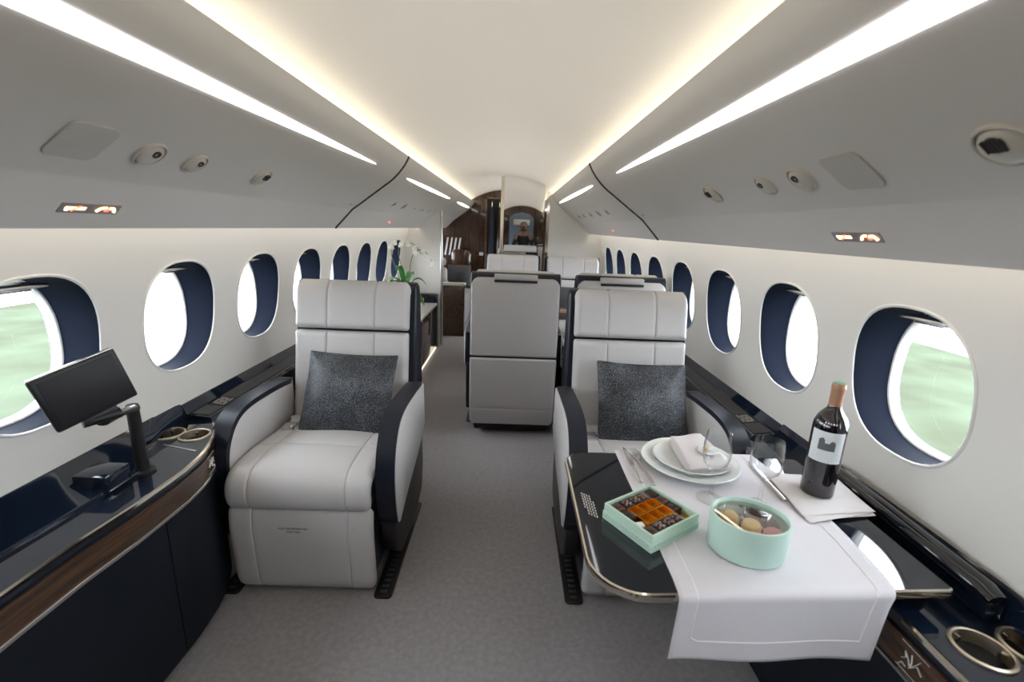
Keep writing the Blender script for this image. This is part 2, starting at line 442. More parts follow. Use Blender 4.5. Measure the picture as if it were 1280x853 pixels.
# windows: one set of meshes per side, then copied
def window_root(s):
    n = 48; A = [2*PI*i/n for i in range(n)]
    def ring(sc, dx, flat=None):
        out = []
        for a in A:
            y, z = sel(a, sc); X = flat if flat is not None else wx(HZ+z)+dx
            out.append((s*X, y, z))
        return out
    mb = MB(); rows = [ring(.992, -.001), ring(.985, .008)]
    for t in (.2, .45, .7, 1.0):
        r0 = ring(.985, .012); r1 = ring(.99, 0, 1.180); rows.append([tuple(a*(1-t)+b*t for a, b in zip(p, q)) for p, q in zip(r0, r1)])
    root = mb.grid(rows, cv=True).build('window_1', 'navyrev', angle=60); root['kind'] = 'structure'
    # soft white lip around the opening
    lip = MB(); rr = []
    for k in range(9):
        b = PI*k/8; rr.append(ring(1.022-.022*(1-math.cos(b)), -.005*math.sin(b)+.0005))
    lip.grid(rr, cv=True).build('window_rim', 'white', root)
    fr = MB().grid([ring(1.02, 0, 1.180), ring(.985, 0, 1.178), ring(.965, 0, 1.180), ring(.955, 0, 1.184), ring(.945, 0, 1.190), ring(.945, 0, 1.205), ring(1.1, 0, 1.207)], cv=True).build('window_frame', 'white', root)
    g = MB(); g.add(ring(.95, 0, 1.192), [tuple(range(n))]); g.build('pane', 'glass', root, smooth=False)
    # hull skin around the opening
    sk = MB(); rect = []
    for i, a in enumerate(A):
        c, sn_ = math.cos(a), math.sin(a)
        q = min((BAY/2)/abs(c) if abs(c) > 1e-9 else 1e9, .30/abs(sn_) if abs(sn_) > 1e-9 else 1e9)
        rect.append((s*1.21, c*q, sn_*q))
    # square corners
    for i in range(n):
        a, b = rect[i], rect[(i+1) % n]
        if abs(abs(a[1])-BAY/2) < 1e-6 and abs(abs(b[1])-BAY/2) > 1e-6 or abs(abs(b[1])-BAY/2) < 1e-6 and abs(abs(a[1])-BAY/2) > 1e-6:
            cy = math.copysign(BAY/2, a[1]); cz = math.copysign(.30, a[2])
            sk.add([a, b, (s*1.21, cy, cz)], [(0, 1, 2)])
    sk.grid([ring(.945, 0, 1.208), rect], cv=True); sk.build('outer_skin', 'skinhull', root, smooth=False)
    # pulled-up shade: a brown tab and silver edge in the head of the opening
    zt = HH*.93
    sh = MB().box(s*1.075 if s > 0 else -1.165, s*1.165 if s > 0 else -1.075, -.070, .070, zt-.022, zt-.012, .003).build('shade', 'steel', root)
    MB().box(min(s*1.085, s*1.125), max(s*1.085, s*1.125), -.035, .035, zt-.028, zt-.022, .002).build('shade_handle', 'wood', sh)
    return root
wn = 0
for s in (-1, 1):
    r0 = window_root(s)
    for k in range(-5, 12):
        if not has_window(k): continue
        o = r0 if k == -5 else copy_tree(r0)
        o.location = (0, WC+BAY*k, HZ); wn += 1; o.name = 'window_%d' % wn

# ------------------------------------------------------------------ overhead panels and their lamps
PROF = catmull([(.484, 1.672, 0), (.503, 1.635, 0), (.525, 1.605, 0), (.548, 1.5785, 0), (.58, 1.548, 0), (.635, 1.508, 0), (.69, 1.468, 0), (.745, 1.428, 0), (.797, 1.391, 0)], 5)
PROF = [(p.x, p.y) for p in PROF]
def prof_at(X):
    for (a, b), (c, d) in zip(PROF, PROF[1:]):
        if a <= X <= c:
            t = (X-a)/(c-a); return b+(d-b)*t, (d-b)/(c-a)
    return PROF[-1][1], -.72
def panel(s, y0, y1, label):
    out = PROF+[(.803, 1.386), (.808, 1.379), (.892, 1.2925), (.899, 1.2835), (.904, 1.2835), (.907, 1.290), (.907, 1.335), (.80, 1.43), (.555, 1.648), (.53, 1.652), (.512, 1.655), (.488, 1.673)]
    mb = MB().prism([(s*a, b) for a, b in out], y0, y1, 'y')
    return tag(mb.build('overhead_panel', 'panel', angle=25), label, 'panel')
for s in (-1, 1):
    n = SN[s]
    panel(s, Y0, 2.594, 'long cream overhead panel over the nearest %s windows, with round air nozzles' % n)
    panel(s, 2.606, YB-.012, 'cream overhead panel on the %s between the dark joint and the partition' % n)
    panel(s, YB+.015, Y1, 'cream overhead panel on the %s beyond the partition' % n)
    # dark joint
    mb = MB().tube([(s*a, 2.6, b) for a, b in PROF[::3]]+[(s*.803, 2.6, 1.386), (s*.85, 2.6, 1.336), (s*.898, 2.6, 1.285)], .0075, 8)
    t = tag(mb.build('panel_joint', 'ledge'), 'dark rubber joint between two cream overhead panels on the %s' % n, 'joint')
    for k in range(7):
        X = .51+.04*k; a = Vector((s*X, 2.5925, prof_at(X)[0]-.001))
        MB().tube([a, a+Vector((s*.012, 0, -.0096))], .003, 6).build('joint_clip', 'steel', t)
    # indirect cove lamp along the ceiling edge, wall-wash lamp above the windows
    cv = tag(MB().box(min(s*.525, s*.528), max(s*.525, s*.528), Y0+.02, Y1-.02, 1.672, 1.690).build('cove_lamp', 'cove', smooth=False), 'warm cove lamp running along the %s edge of the ceiling' % n, 'light')
    al = bpy.data.lights.new('cove_light', 'AREA'); al.shape = 'RECTANGLE'; al.size = 8.6; al.size_y = .02; al.energy = COVE_W; al.color = (1, .90, .76); al.spread = math.radians(85)
    ao = bpy.data.objects.new('cove_light', al); COL.objects.link(ao); ao.parent = cv
    dz = Vector((s*.62, 0, -.19)).normalized(); dx = Vector((0, 1, 0)); dy = dz.cross(dx)
    mm = Matrix.Identity(4)
    for q in range(3): mm[q][0], mm[q][1], mm[q][2] = dx[q], dy[q], dz[q]
    mm[0][3], mm[1][3], mm[2][3] = s*.521, (Y0+Y1)/2, 1.686
    ao.matrix_local = mm
    tag(MB().box(min(s*.935, s*.955), max(s*.935, s*.955), Y0+.02, Y1-.02, 1.318, 1.324).build('wall_wash_lamp', 'wash', smooth=False), 'warm wall-wash lamp hidden above the %s window row' % n, 'light')

def on_up(s, y, t=None, x=None):
    """matrix on the upper overhead panel: local x along the cabin, local y up the slope, local z into the cabin"""
    X = x; z, sl = prof_at(X)
    up = Vector((-s*1, 0, -sl)).normalized(); nrm = Vector((s*sl, 0, -1)).normalized()
    ax = Vector((0, 1, 0)) if up.cross(nrm).y > 0 else Vector((0, -1, 0))
    return frame((s*X+nrm.x*.001, y, z+nrm.z*.001), ax, up)
def on_lo(s, y, x):
    z = 1.382-1.03*(x-.806); up = Vector((-s*1, 0, 1.03)).normalized(); nrm = Vector((-s*1.03, 0, -1)).normalized()
    ax = Vector((0, 1, 0)) if up.cross(nrm).y > 0 else Vector((0, -1, 0))
    return frame((s*x+nrm.x*.0005, y, z+nrm.z*.0005), ax, up)
def strip_lamp(s, ya, yb, wmax, label, blunt=False):
    m = on_up(s, 0, x=.547); sg = 1 if m[1][0] > 0 else -1
    U, D = [], []; n = 30
    for i in range(n+1):
        t = i/n; y = ya+(yb-ya)*t
        if blunt: e = min(1, math.sqrt(max(0, (1-t)/.8)))*1.0 if t > .2 else 1.0
        else: e = math.sqrt(max(0, 1-(2*t-1)**2))**.9
        U.append((sg*y, wmax*e, .001)); D.append((sg*y, -wmax*e, .001))
    mb = MB(); mb.grid([U, [(a, 0, .0035) for a, b, c in U], D]); mb.grid([U, [(a, 0, -.003) for a, b, c in U], D])
    return tag(mb.build('strip_lamp', 'strip', matrix=m), label, 'light', None)
for s in (-1, 1):
    n = SN[s]
    strip_lamp(s, -.35, 2.20, .0200, 'longest white strip lamp in the %s overhead panel, nearest the camera' % n, True)
    strip_lamp(s, 2.82, 4.75, .012, 'white strip lamp in the %s overhead panel just past the dark joint' % n)
    strip_lamp(s, 5.35, 6.8, .014, 'far white strip lamp in the %s overhead panel beyond the partition' % n)

def vent(s, y, kind, label, r=.038, x=.718):
    m = on_up(s, y, x=x); root = empty('air_nozzle' if kind else 'reading_light', (0, 0, 0), 0, label, 'air nozzle' if kind else 'light')
    root.matrix_world = m
    MB().lathe([(r, -.004), (r, .002), (r*.97, .0045), (r*.90, .005), (r*.86, .002), (r*.84, -.004)], 40).build('bezel', 'ventcream', root)
    b = MB(); b.lathe([(r*.85, -.002), (r*.84, .0005), (r*.72, .006), (r*.45, .0095), (r*.2, .0105), (0, .0105)], 40); b.build('ball', 'ventcream', root)
    q = MB()
    if kind == 1:    # slotted nozzle
        off = (0, r*.30)
        q.lathe([(r*.34, .0095), (r*.33, .0125), (r*.24, .0125), (r*.2, .010), (0, .010)], 24, (off[0], off[1], -.001))
        for k in range(-2, 3): q.box(k*r*.14-.0012, k*r*.14+.0012, off[1]-r*.26, off[1]+r*.26, .009, .0135)
        q.build('nozzle', 'grille', root)
    else:
        q.lathe([(r*.26, .0085), (r*.25, .0115), (r*.16, .0115), (0, .009)], 24, (0, r*.34, 0)); q.build('lamp_eye', 'black', root)
def speaker(s, y, label):
    m = on_up(s, y, x=.718); root = MB().prism(rrect(-.052, .052, -.047, .047, .017, 6), -.001, .0025, 'z', .001).build('speaker_cover', 'greyspk'); root.matrix_world = m
    tag(root, label, 'speaker')
def sign(s, y, label):
    m = on_lo(s, y, .858); root = MB().prism(rrect(-.074, .074, -.0135, .0135, .002, 3), -.001, .0015, 'z').build('cabin_sign', 'signbody'); root.matrix_world = m
    tag(root, label, 'sign')
    # crossed-out cigarette / fastened belt pictograms, lit from behind
    a = MB(); a.box(-.062, -.014, -.004, .0045, .0014, .0022); a.box(-.060, -.052, -.0075, .001, .0014, .0021); a.build('cigarette_pictogram', 'signor', root)
    MB().tube([(-.046, -.007, .0024), (-.030, .008, .0024)], .0016, 6).build('red_bar', 'signred', root)
    b = MB(); b.tube(catmull([(.014, -.006, .0018), (.022, .003, .0018), (.036, .006, .0018)], 4), .0032, 6); b.tube(catmull([(.044, .004, .0018), (.056, .004, .0018), (.062, -.006, .0018)], 4), .0036, 6); b.build('belt_pictogram', 'signor', root)
    MB().box(.034, .046, -.006, .006, .0014, .0024, .001).build('buckle_pictogram', 'signred', root)
for s in (-1, 1):
    n = SN[s]
    vent(s, .635, 1, 'nearest round cream air nozzle on the %s overhead panel' % n, .040)
    speaker(s, .905 if s < 0 else .915, 'flat grey rounded square speaker cover on the %s overhead panel' % n)
    vent(s, 1.065, 0, 'round cream reading light on the %s overhead panel, next to the speaker cover' % n)
    vent(s, 1.212, 0, 'smaller round cream reading light between two fittings on the %s overhead panel' % n, .034)
    vent(s, 1.525, 1, 'round cream air nozzle with black grille, farthest on the near %s overhead panel' % n)
    sign(s, 1.055, 'lit no smoking and seat belt sign on the lower %s overhead panel' % n)
    for y, wd in ((3.2, .05), (3.5, .07), (3.85, .05), (4.2, .05), (4.5, .05)):
        m = on_up(s, y, x=.718); ad = {3.2: 'first', 3.5: 'second', 3.85: 'third', 4.2: 'fourth', 4.5: 'fifth'}[y]
        o = MB().lathe([(wd*.5, 0), (wd*.48, .004), (wd*.36, .005), (wd*.3, .001), (0, .001)], 20).build('round_fitting', 'greyspk' if wd > .06 else 'ventcream'); o.matrix_world = m
        tag(o, '%s small round fitting past the dark joint on the %s overhead panel' % (ad, n), 'fitting')
        MB().lathe([(wd*.24, 0), (wd*.2, .005), (0, .006)], 16).build('nozzle', 'grille', o)
    m = on_lo(s, 3.6, .858); o = MB().prism(rrect(-.04, .04, -.012, .012, .002, 3), 0, .002, 'z').build('cabin_sign', 'ventcream'); o.matrix_world = m
    tag(o, 'small red lit sign past the dark joint on the lower %s overhead panel' % n, 'sign')
    MB().box(-.028, .028, -.005, .005, .002, .003).build('lit_pictogram', 'signred', o)
    m = on_up(s, 2.50, x=.77); o = MB().box(-.02, .02, -.006, .006, 0, .0012).build('placard', 'greyspk'); o.matrix_world = m
    tag(o, 'tiny grey placard beside the dark joint on the %s overhead panel' % n, 'placard')

# ------------------------------------------------------------------ bulkheads and partitions
def section(s, xin, zin, full=False):
    pts = [(xin, 0), (.94, 0), (1.055, .3), (1.10, .6), (1.085, .95), (1.01, 1.335), (.90, 1.286), (.80, 1.392), (.745, 1.43), (.69, 1.47)]
    return [(s*a, b) for a, b in pts]+[(s*xin, zin)]
pl = tag(MB().prism(section(-1, .675, 1.481), YB-.012, YB+.012, 'y').build('partition_left', 'offwhite', smooth=False), 'pale partition panel behind the orchid on the left', 'partition')
MB().tube([(-.672, YB, 0), (-.672, YB, 1.47)], .016, 14).build('edge_post', 'steel', pl)
pr_ = tag(MB().prism(section(1, .47, 1.690)+[] if False else [(p[0], p[1]) for p in section(1, .47, 1.69)[:-1]]+[(.58, 1.55), (.525, 1.607), (.49, 1.68), (.47, 1.69)], YB-.012, YB+.012, 'y').build('partition_right', 'offwhite', smooth=False), 'pale partition panel on the right beside the mirror door', 'partition')
MB().box(.440, .470, YB-.016, YB+.014, 0, 1.70).build('edge_post', 'chrome', pr_)
md = empty('mirror_door', (.20, YB, 0), math.radians(-1.35), 'tall arched mirror door in the right half of the aisle bulkhead', 'mirror')
arch = [(-.215+.43*i/12, 1.700+.150*max(0, 1-((-.015+.43*i/12)/.53)**2)) for i in range(13)]
MB().prism([(.215, .0), (-.215, .0)]+arch, -.008, .010, 'y').build('mirror_glass', 'mirror', md, smooth=False)
MB().box(-.245, -.212, -.014, .012, 0, 1.84, .004).build('edge_post', 'chrome', md)
MB().box(-.262, -.245, -.02, .012, .98, 1.10, .004).build('door_latch', 'steel', md)

full = [(-.96, -.03), (-1.08, .3), (-1.15, .6), (-1.14, .95), (-1.08, 1.36), (-.84, 1.50), (-.55, 1.71)]+[(x/100, 1.718+.157*(1-(x/53)**2)) for x in range(-48, 49, 6)]+[(.55, 1.71), (.84, 1.50), (1.08, 1.36), (1.14, .95), (1.15, .6), (1.08, .3), (.96, -.03)]
tag(MB().prism(full, Y1, Y1+.03, 'y').build('wall_aft', 'woodv', smooth=False), kind='structure')
tag(MB().prism(full, Y0-.03, Y0, 'y').build('wall_forward', 'woodv', smooth=False), kind='structure')
# door behind the camera (seen in the mirror), blue painted for light in the doorway, and the aft door with dark clothes
dr = tag(MB().prism([(-.30, 0), (.30, 0), (.30, 1.55), (.2, 1.66), (.0, 1.70), (-.2, 1.66), (-.30, 1.55)], Y0, Y0+.02, 'y').build('door_1', 'bluedoor'), kind='structure')
MB().box(-.20, .20, Y0+.02, Y0+.03, 1.40, 1.53, .004).build('door_window', 'offwhite', dr); MB().box(.22, .25, Y0+.02, Y0+.05, .95, 1.05, .005).build('door_handle', 'steel', dr)
dr = tag(MB().prism([(-.30, 0), (.34, 0), (.34, 1.72), (-.30, 1.72)], Y1-.02, Y1, 'y').build('door_2', 'dark'), kind='structure')
MB().box(-.32, -.295, Y1-.03, Y1-.02, 0, 1.74).build('door_frame', 'woodb', dr); MB().box(-.32, .34, Y1-.03, Y1-.02, 1.72, 1.745).build('door_frame', 'woodb', dr)
for k, (x, m_, w_, nm, lb) in enumerate(((-.22, 'jeans', .07, 'hanging_coat', 'dark blue garment hanging nearest the aft door frame'), (-.11, 'woodv', .06, 'hanging_coat', 'brown garment hanging in the aft doorway'), (-.03, 'shirt', .06, 'hanging_coat', 'black garment hanging beside the mirror door edge'))):
    g = MB(); pts = []
    for i in range(13):
        z = 1.60-1.0*i/12; ww = w_*(.35+.65*min(1, i/2.5))
        pts.append([(x+ww*math.cos(a)*(.5+.08*math.sin(3*a+i*.4)), Y1-.08+.035*math.sin(a), z) for a in [2*PI*j/20 for j in range(20)]])
    g.grid(pts, cv=True); g.add([pts[0][j] for j in range(20)], [tuple(range(20))]); tag(g.build(nm, m_), lb, 'clothes')
    MB().tube([(x, Y1-.08, 1.59), (x, Y1-.08, 1.66), (x, Y1-.05, 1.69), (x, Y1-.022, 1.69)], .004, 6).build('hanger', 'steel', bpy.data.objects[g and g and bpy.data.objects[-1].name] if False else COL.objects[-1])
o = tag(MB().box(-.40, -.34, Y1-.008, Y1, .90, .945, .002).build('wall_socket', 'white'), 'small white socket plate on the brown aft wall', 'socket')
MB().box(-.385, -.355, Y1-.011, Y1-.008, .912, .933, .001).build('socket_face', 'greyspk', o)
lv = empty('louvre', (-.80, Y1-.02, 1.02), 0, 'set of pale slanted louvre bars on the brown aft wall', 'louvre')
for k in range(4):  # solid pale bars imitate window reflections in the glossy wall
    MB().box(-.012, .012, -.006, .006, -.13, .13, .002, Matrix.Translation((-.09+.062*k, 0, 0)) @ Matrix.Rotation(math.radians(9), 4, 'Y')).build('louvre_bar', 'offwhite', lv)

# ------------------------------------------------------------------ consoles along both walls
def edge_x(y):
    P = [(-3, .875), (.74, .878), (.88, .874), (1.03, .858), (1.2, .853), (1.30, .864), (1.38, .888), (1.45, .918), (1.50, .950), (1.54, .985)]
    for (a, b), (c, d) in zip(P, P[1:]):
        if a <= y <= c:
            t = (y-a)/(c-a); return b+(d-b)*t
    return P[-1][1]
def console(s, label):
    root = empty('console', (0, 0, 0), 0, label, 'console')
    ys = [Y0, -1, -.2, .4, .74]+[.80+.037*i for i in range(21)]
    ys = [y for y in ys if y <= 1.54]
    def loop(inset, ya=Y0, yb=1.54, xb=None):
        yy = sorted(set([y for y in ys if ya < y < yb]+[ya, yb]))
        p = [(s*(edge_x(y)+inset), y) for y in yy]
        return p+[(s*(xb or 1.075), yb), (s*(xb or 1.075), ya)]
    cy = 1.42 if s < 0 else .675
    cups = [(.968, cy), (1.057 if s < 0 else 1.066, cy+.004)]
    cr = .0445
    holes = [[(s*x+cr*math.cos(2*PI*i/28), y+cr*math.sin(2*PI*i/28)) for i in range(28)] for x, y in cups]
    top = MB().holed(loop(.001, xb=1.094), holes, .578, .600).build('console_top', 'navygloss', root, angle=20)
    c1 = MB(); c1.grid([[(s*(edge_x(y)+dx), y, z) for dx, z in ((-.001, .588), (-.004, .592), (-.003, .599), (.002, .6015), (.006, .6005))] for y in [q for q in ys if q <= (1.54 if s < 0 else .74)]]); c1.build('top_edge_trim', 'chrome', root)
    MB().prism(loop(.004), .568, .578, 'z').build('shadow_gap', 'navysat', root)
    MB().prism(loop(.000), .500, .568, 'z').build('wood_band', 'wood', root)
    c2 = MB(); c2.grid([[(s*(edge_x(y)+dx), y, z) for dx, z in ((.001, .489), (-.003, .491), (-.003, .498), (.001, .500))] for y in ys]); c2.build('lower_trim', 'steel', root)
    yb_ = [Y0, -.95, -.3, .40, 1.117, 1.54]
    for a, b in zip(yb_, yb_[1:]):
        mb = MB().prism(loop(.004, a+.002, b-.002), .04, .488, 'z'); d = mb.build('cabinet_door', 'navysat', root)
    MB().prism(loop(.03), 0.0, .04, 'z').build('plinth', 'black', root)
    # cups, sunk through the holes in the top
    for (x, y) in cups:
        cp = MB().lathe([(cr+.004, .600), (cr+.004, .6035), (cr, .6055), (cr-.003, .604), (cr-.003, .56), (cr-.006, .53), (0, .529)], 36, (s*x, y, 0)).build('cup_holder', 'nickel', root)
        for k in range(3):
            a = 2*PI*k/3+.4; MB().box(-.004, .004, -.012, 0, .585, .600, .001, Matrix.Translation((s*x, y, 0)) @ Matrix.Rotation(a, 4, 'Z') @ Matrix.Translation((0, cr-.002, 0))).build('grip', 'chrome', cp)
    # riser against the side wall
    mb = MB(); rows = []
    for y in [Y0, 0, .6, .83, 1.0, 1.17, 1.3, 1.42, 1.54]:
        xi = {Y0: .985, 0: .985, .6: .985, .83: .980, 1.0: .966, 1.17: .950, 1.3: 1.03, 1.42: 1.072, 1.54: 1.08}[y] if s < 0 else (1.075 if .6 <= y else 1.03)
        rows.append([(s*xi, y, .600), (s*(xi+.003), y, .612), (s*max(xi+.006, 1.055), y, .640), (s*1.098, y, .668), (s*1.098, y, .60)])
    mb.grid(rows); mb.build('back_riser', 'navygloss', root, angle=25)
        # small white emblem on the wood near the rounded end
    em = MB(); yy = 1.36 if s < 0 else .70; xx = edge_x(yy)-.001
    def q(u, v): return (s*(edge_x(yy+u)-.0015), yy+u, .535+v)
    for a in (((-.022, -.006), (-.010, .004), (0, -.010)), ((-.014, .018), (-.008, .006), (-.002, -.004), (.004, -.014)), ((.004, .016), (.001, .002), (.002, -.012)), ((.016, .010), (.008, .0), (.004, -.010)), ((.022, -.008), (.014, .0), (.018, .012)), ((.010, -.018), (.020, -.016), (.024, -.024))):
        em.tube([q(*p) for p in a], .0016, 5, flat=.4)
    for v0 in (.028, -.028): em.tube([q(-.03+.01*i, v0) for i in range(7)], .0007, 4)
    em.build('emblem', 'white', root)
    return root
cl = console(-1, 'navy gloss side console with wood band and cup holders along the left wall')
cr_ = console(1, 'navy gloss side console with wood band and cup holders on the right under the table')
# glossy leaf pockets and seam details of the left console top
MB().prism([(-.892, 1.31), (-1.02, 1.345), (-1.02, 1.351), (-.892, 1.317)], .6, .6012, 'z').build('top_seam', 'steel', cl)
MB().box(-.992, -.952, 1.463, 1.465, .600, .6016).build('latch_line', 'steel', cl)

# side ledges beyond the consoles
for s in (-1, 1):
    n = SN[s]; xi = .985
    root = empty('side_ledge', (0, 0, 0), 0, 'black side ledge with a grey inlay strip below the %s windows' % n, 'ledge')
    yE = 4.98 if s > 0 else 2.55
    MB().prism([(s*xi, 0), (s*xi, .600), (s*(xi+.008), .612), (s*1.092, .622), (s*1.10, .655), (s*1.105, .655), (s*1.105, .56), (s*.97, 0)] if False else
               [(s*xi, .30), (s*xi, .600), (s*(xi+.008), .612), (s*1.075, .620), (s*1.090, .655), (s*1.105, .655), (s*1.105, .30)], 1.542, yE, 'y').build('ledge_body', 'navygloss', root, angle=25)
    MB().prism([(s*1.006, .6135), (s*1.006, .6165), (s*1.066, .6215), (s*1.066, .6185)], 1.73, yE-.05, 'y').build('inlay', 'ledge', root)
    MB().prism([(s*1.004, .6135), (s*1.004, .6165), (s*1.066, .6215), (s*1.066, .6185)], 1.555, 1.64, 'y').build('lid', 'ledge', root)
    pt = MB().prism([(s*1.004, .6135), (s*1.004, .6165), (s*1.060, .6210), (s*1.060, .6180)], 1.648, 1.722, 'y').build('placard', 'ledge', root)
    ln = MB()
    for k in range(5):
        for j in range(7):
            if (k*7+j) % 5 == 3: continue
            x = 1.010+.010*k; y = 1.652+.0095*j; ln.box(min(s*x, s*(x+.006)), max(s*x, s*(x+.006)), y, y+.007, .6165+.005*(x-1.004)/.06, .6185+.005*(x-1.004)/.06)
    ln.build('printed_notice', 'greyspk', pt)

# ------------------------------------------------------------------ seats
SEAMU = (-.105, .105)
def make_seat(aisle, label, tagside=True):
    """faces -y, origin on the floor below the front of the cushion; aisle = side (+1/-1) with the floor shroud"""
    r = empty('armchair', (0, 0, 0), 0, label, 'seat')
    # leg rest
    pa = Path2([(.060, .022), (.022, .045), (.010, .16), (.004, .26), (.012, .335), (.03, .352)])
    lr = MB().slab(.50, pa.L, .018, .03, .03, .022, onpath(pa), su=(-.165, .165), rcb=.06, groove=.0035, gw=.003).build('leg_rest', 'leather', r)
    MB().box(-.245, .245, .04, .40, .06, .345, .02).build('leg_rest_side', 'navy', lr)
    tm = Matrix.Translation((.0, -.0165, .283)) @ Matrix.Rotation(math.radians(90), 4, 'X')
    text_mesh('printed_notice', 'MUST BE RETRACTED', .0105, 'inkblack', lr, tm @ Matrix.Translation((-.02, 0, 0)))
    text_mesh('printed_notice', 'FOR TAXI', .0105, 'inkblack', lr, tm @ Matrix.Translation((-.02, -.013, 0)))
    MB().lathe([(0, .003), (.004, .003), (.0045, 0)], 14).build('snap_button', 'nickel', lr, matrix=Matrix.Translation((.188, -.0150, .29)) @ Matrix.Rotation(math.radians(90), 4, 'X'))
    # cushion: front roll then the seat
    pa = Path2([(.03, .362), (.002, .375), (-.004, .415), (.012, .452), (.055, .470), (.18, .474), (.35, .462), (.56, .450)])
    cu = MB().slab(.492, pa.L, .020, .05, .03, .03, onpath(pa), su=(-.165, .165), sv=(.30,), groove=.0045, gw=.003, puff=.010, nv=34).build('seat_cushion', 'leather', r)
    MB().box(-.248, .248, .02, .60, .358, .440, .015).build('cushion_side', 'navy', cu)
    # back: shell, lower pad, headrest
    outline = catmull([(.545, .36, 0), (.60, .55, 0), (.648, .80, 0), (.682, .97, 0), (.692, 1.03, 0), (.712, 1.052, 0), (.75, 1.056, 0), (.778, 1.03, 0), (.792, .90, 0), (.806, .55, 0), (.800, .30, 0), (.760, .10, 0)], 4)
    poly = [(p.x, p.y) for p in outline]+[(.60, .10)]
    sh = MB()
    def shell_row(inset, x):
        c = Vector((.70, .6)); out = []
        for (a, b) in poly:
            v = Vector((a, b)); d = (c-v); out.append((x, a+(inset*(1 if a < .72 else -1)), b-(inset if b > .9 else 0)))
        return out
    rows = [shell_row(.024, -.262), shell_row(.010, -.272), shell_row(0, -.266), shell_row(0, -.22), shell_row(0, .22), shell_row(0, .266), shell_row(.010, .272), shell_row(.024, .262)]
    sh.grid(rows, cv=True); k = len(poly)
    sh.add(rows[0], [tuple(range(k))]); sh.add(rows[-1], [tuple(range(k))])
    sb = sh.build('back_shell', 'navy', r, angle=50)
    pa = Path2([(.535, .430), (.560, .55), (.590, .70), (.615, .845)])
    MB().slab(.505, pa.L, .034, .03, .014, .026, onpath(pa), su=SEAMU, groove=.006, gw=.0035, puff=.008).build('backrest_pad', 'leather', r)
    pa = Path2([(.618, .853), (.632, .92), (.648, 1.00), (.664, 1.022), (.700, 1.040)])
    MB().slab(.505, pa.L, .036, .03, .035, .024, onpath(pa), su=SEAMU, groove=.006, gw=.0035, puff=.004, rcb=.014).build('headrest', 'leather', r)
    # rear panels
    pa = Path2([(.812, .548), (.806, .72), (.798, .88), (.790, .985), (.772, 1.028)])
    ub = MB().slab(.532, pa.L, .012, .01, .055, .014, onpath(pa, -1), rcb=.012, nu=20).build('rear_upper_panel', 'leather2', r)
    MB().box(-.128, .128, .775, .806, 1.003, 1.016, .002).build('grab_slot', 'black', ub)
    MB().box(-.130, .130, .740, .800, 1.018, 1.050, .006).build('grab_handle', 'leather2', ub)
    pa = Path2([(.775, .085), (.800, .20), (.812, .38), (.813, .538)])
    MB().slab(.535, pa.L, .014, .01, .012, .014, onpath(pa, -1), sv=(.12,), rcb=.03, nu=20, groove=.003, gw=.003).build('rear_lower_panel', 'leather2', r)
    # armrests
    ol = catmull([(.56, .635, 0), (.40, .650, 0), (.22, .655, 0), (.12, .630, 0), (.055, .560, 0), (.030, .47, 0), (.035, .36, 0), (.060, .26, 0)], 5)
    lowr = catmull([(.075, .25, 0), (.20, .295, 0), (.35, .335, 0), (.50, .385, 0), (.575, .43, 0)], 4)
    pol = [(p.x, p.y) for p in ol]+[(p.x, p.y) for p in lowr]
    for sd in (-1, 1):
        am = MB().prism(pol, sd*.256, sd*.322, 'x', .007).build('armrest', 'navy', r, angle=50)
        ctr = Vector((.34, .47))
        def pad_poly(ins):
            out = []
            for i, p in enumerate(pol):
                a = Vector(pol[i-1]); b = Vector(pol[(i+1) % len(pol)]); t = (b-a).normalized(); nn = Vector((t.y, -t.x))
                if nn.dot(Vector(p)-ctr) > 0: nn = -nn
                out.append((p[0]+nn.x*ins, p[1]+nn.y*ins))
            return out
        for nm, xa, xb, ins in (('outer_pad', .320, .329, .009), ('inner_pad', .258, .251, .018)):
            MB().add([(sd*xa, *p) for p in pad_poly(ins)]+[(sd*xb, *p) for p in pad_poly(ins+.008)],
                     [tuple(range(len(pol))), tuple(range(len(pol), 2*len(pol)))]+[(i, (i+1) % len(pol), len(pol)+(i+1) % len(pol), len(pol)+i) for i in range(len(pol))]).build(nm, 'leather', am, angle=60)
    # floor base, shroud and rails
    MB().box(-.245, .245, .40, .76, .03, .36, .02).build('seat_base', 'black', r)
    for sd in (-1, 1):
        sp = [(.07, .34), (.06, .24), (.09, .13), (.16, .07), (.40, .055), (.56, .10), (.60, .22), (.58, .42), (.30, .40)]
        MB().prism(sp, sd*.256, sd*.312, 'x', .010).build('side_shroud', 'black', r)
        rl = MB().prism(rrect(-.033, .033, -.01, .58, .015, 4), 0, .010, 'z', .003).build('floor_rail', 'black', r, loc=(sd*.275, 0, 0))
        tr = MB()
        for i in range(20): tr.box(-.013, .013, .01+.027*i, .022+.027*i, .0095, .0125, .0015)
        tr.build('rail_track', 'ledge', rl)
    # belt and buckle beside the cushion
    bl = MB(); bl.tube(catmull([(-.235, .50, .475), (-.205, .44, .485), (-.19, .38, .492), (-.165, .345, .488)], 5), .018, 8, flat=.22); b_ = bl.build('seat_belt', 'leather', r)
    MB().box(-.215, -.165, .33, .385, .480, .502, .006).build('belt_buckle', 'steel', b_)
    return r
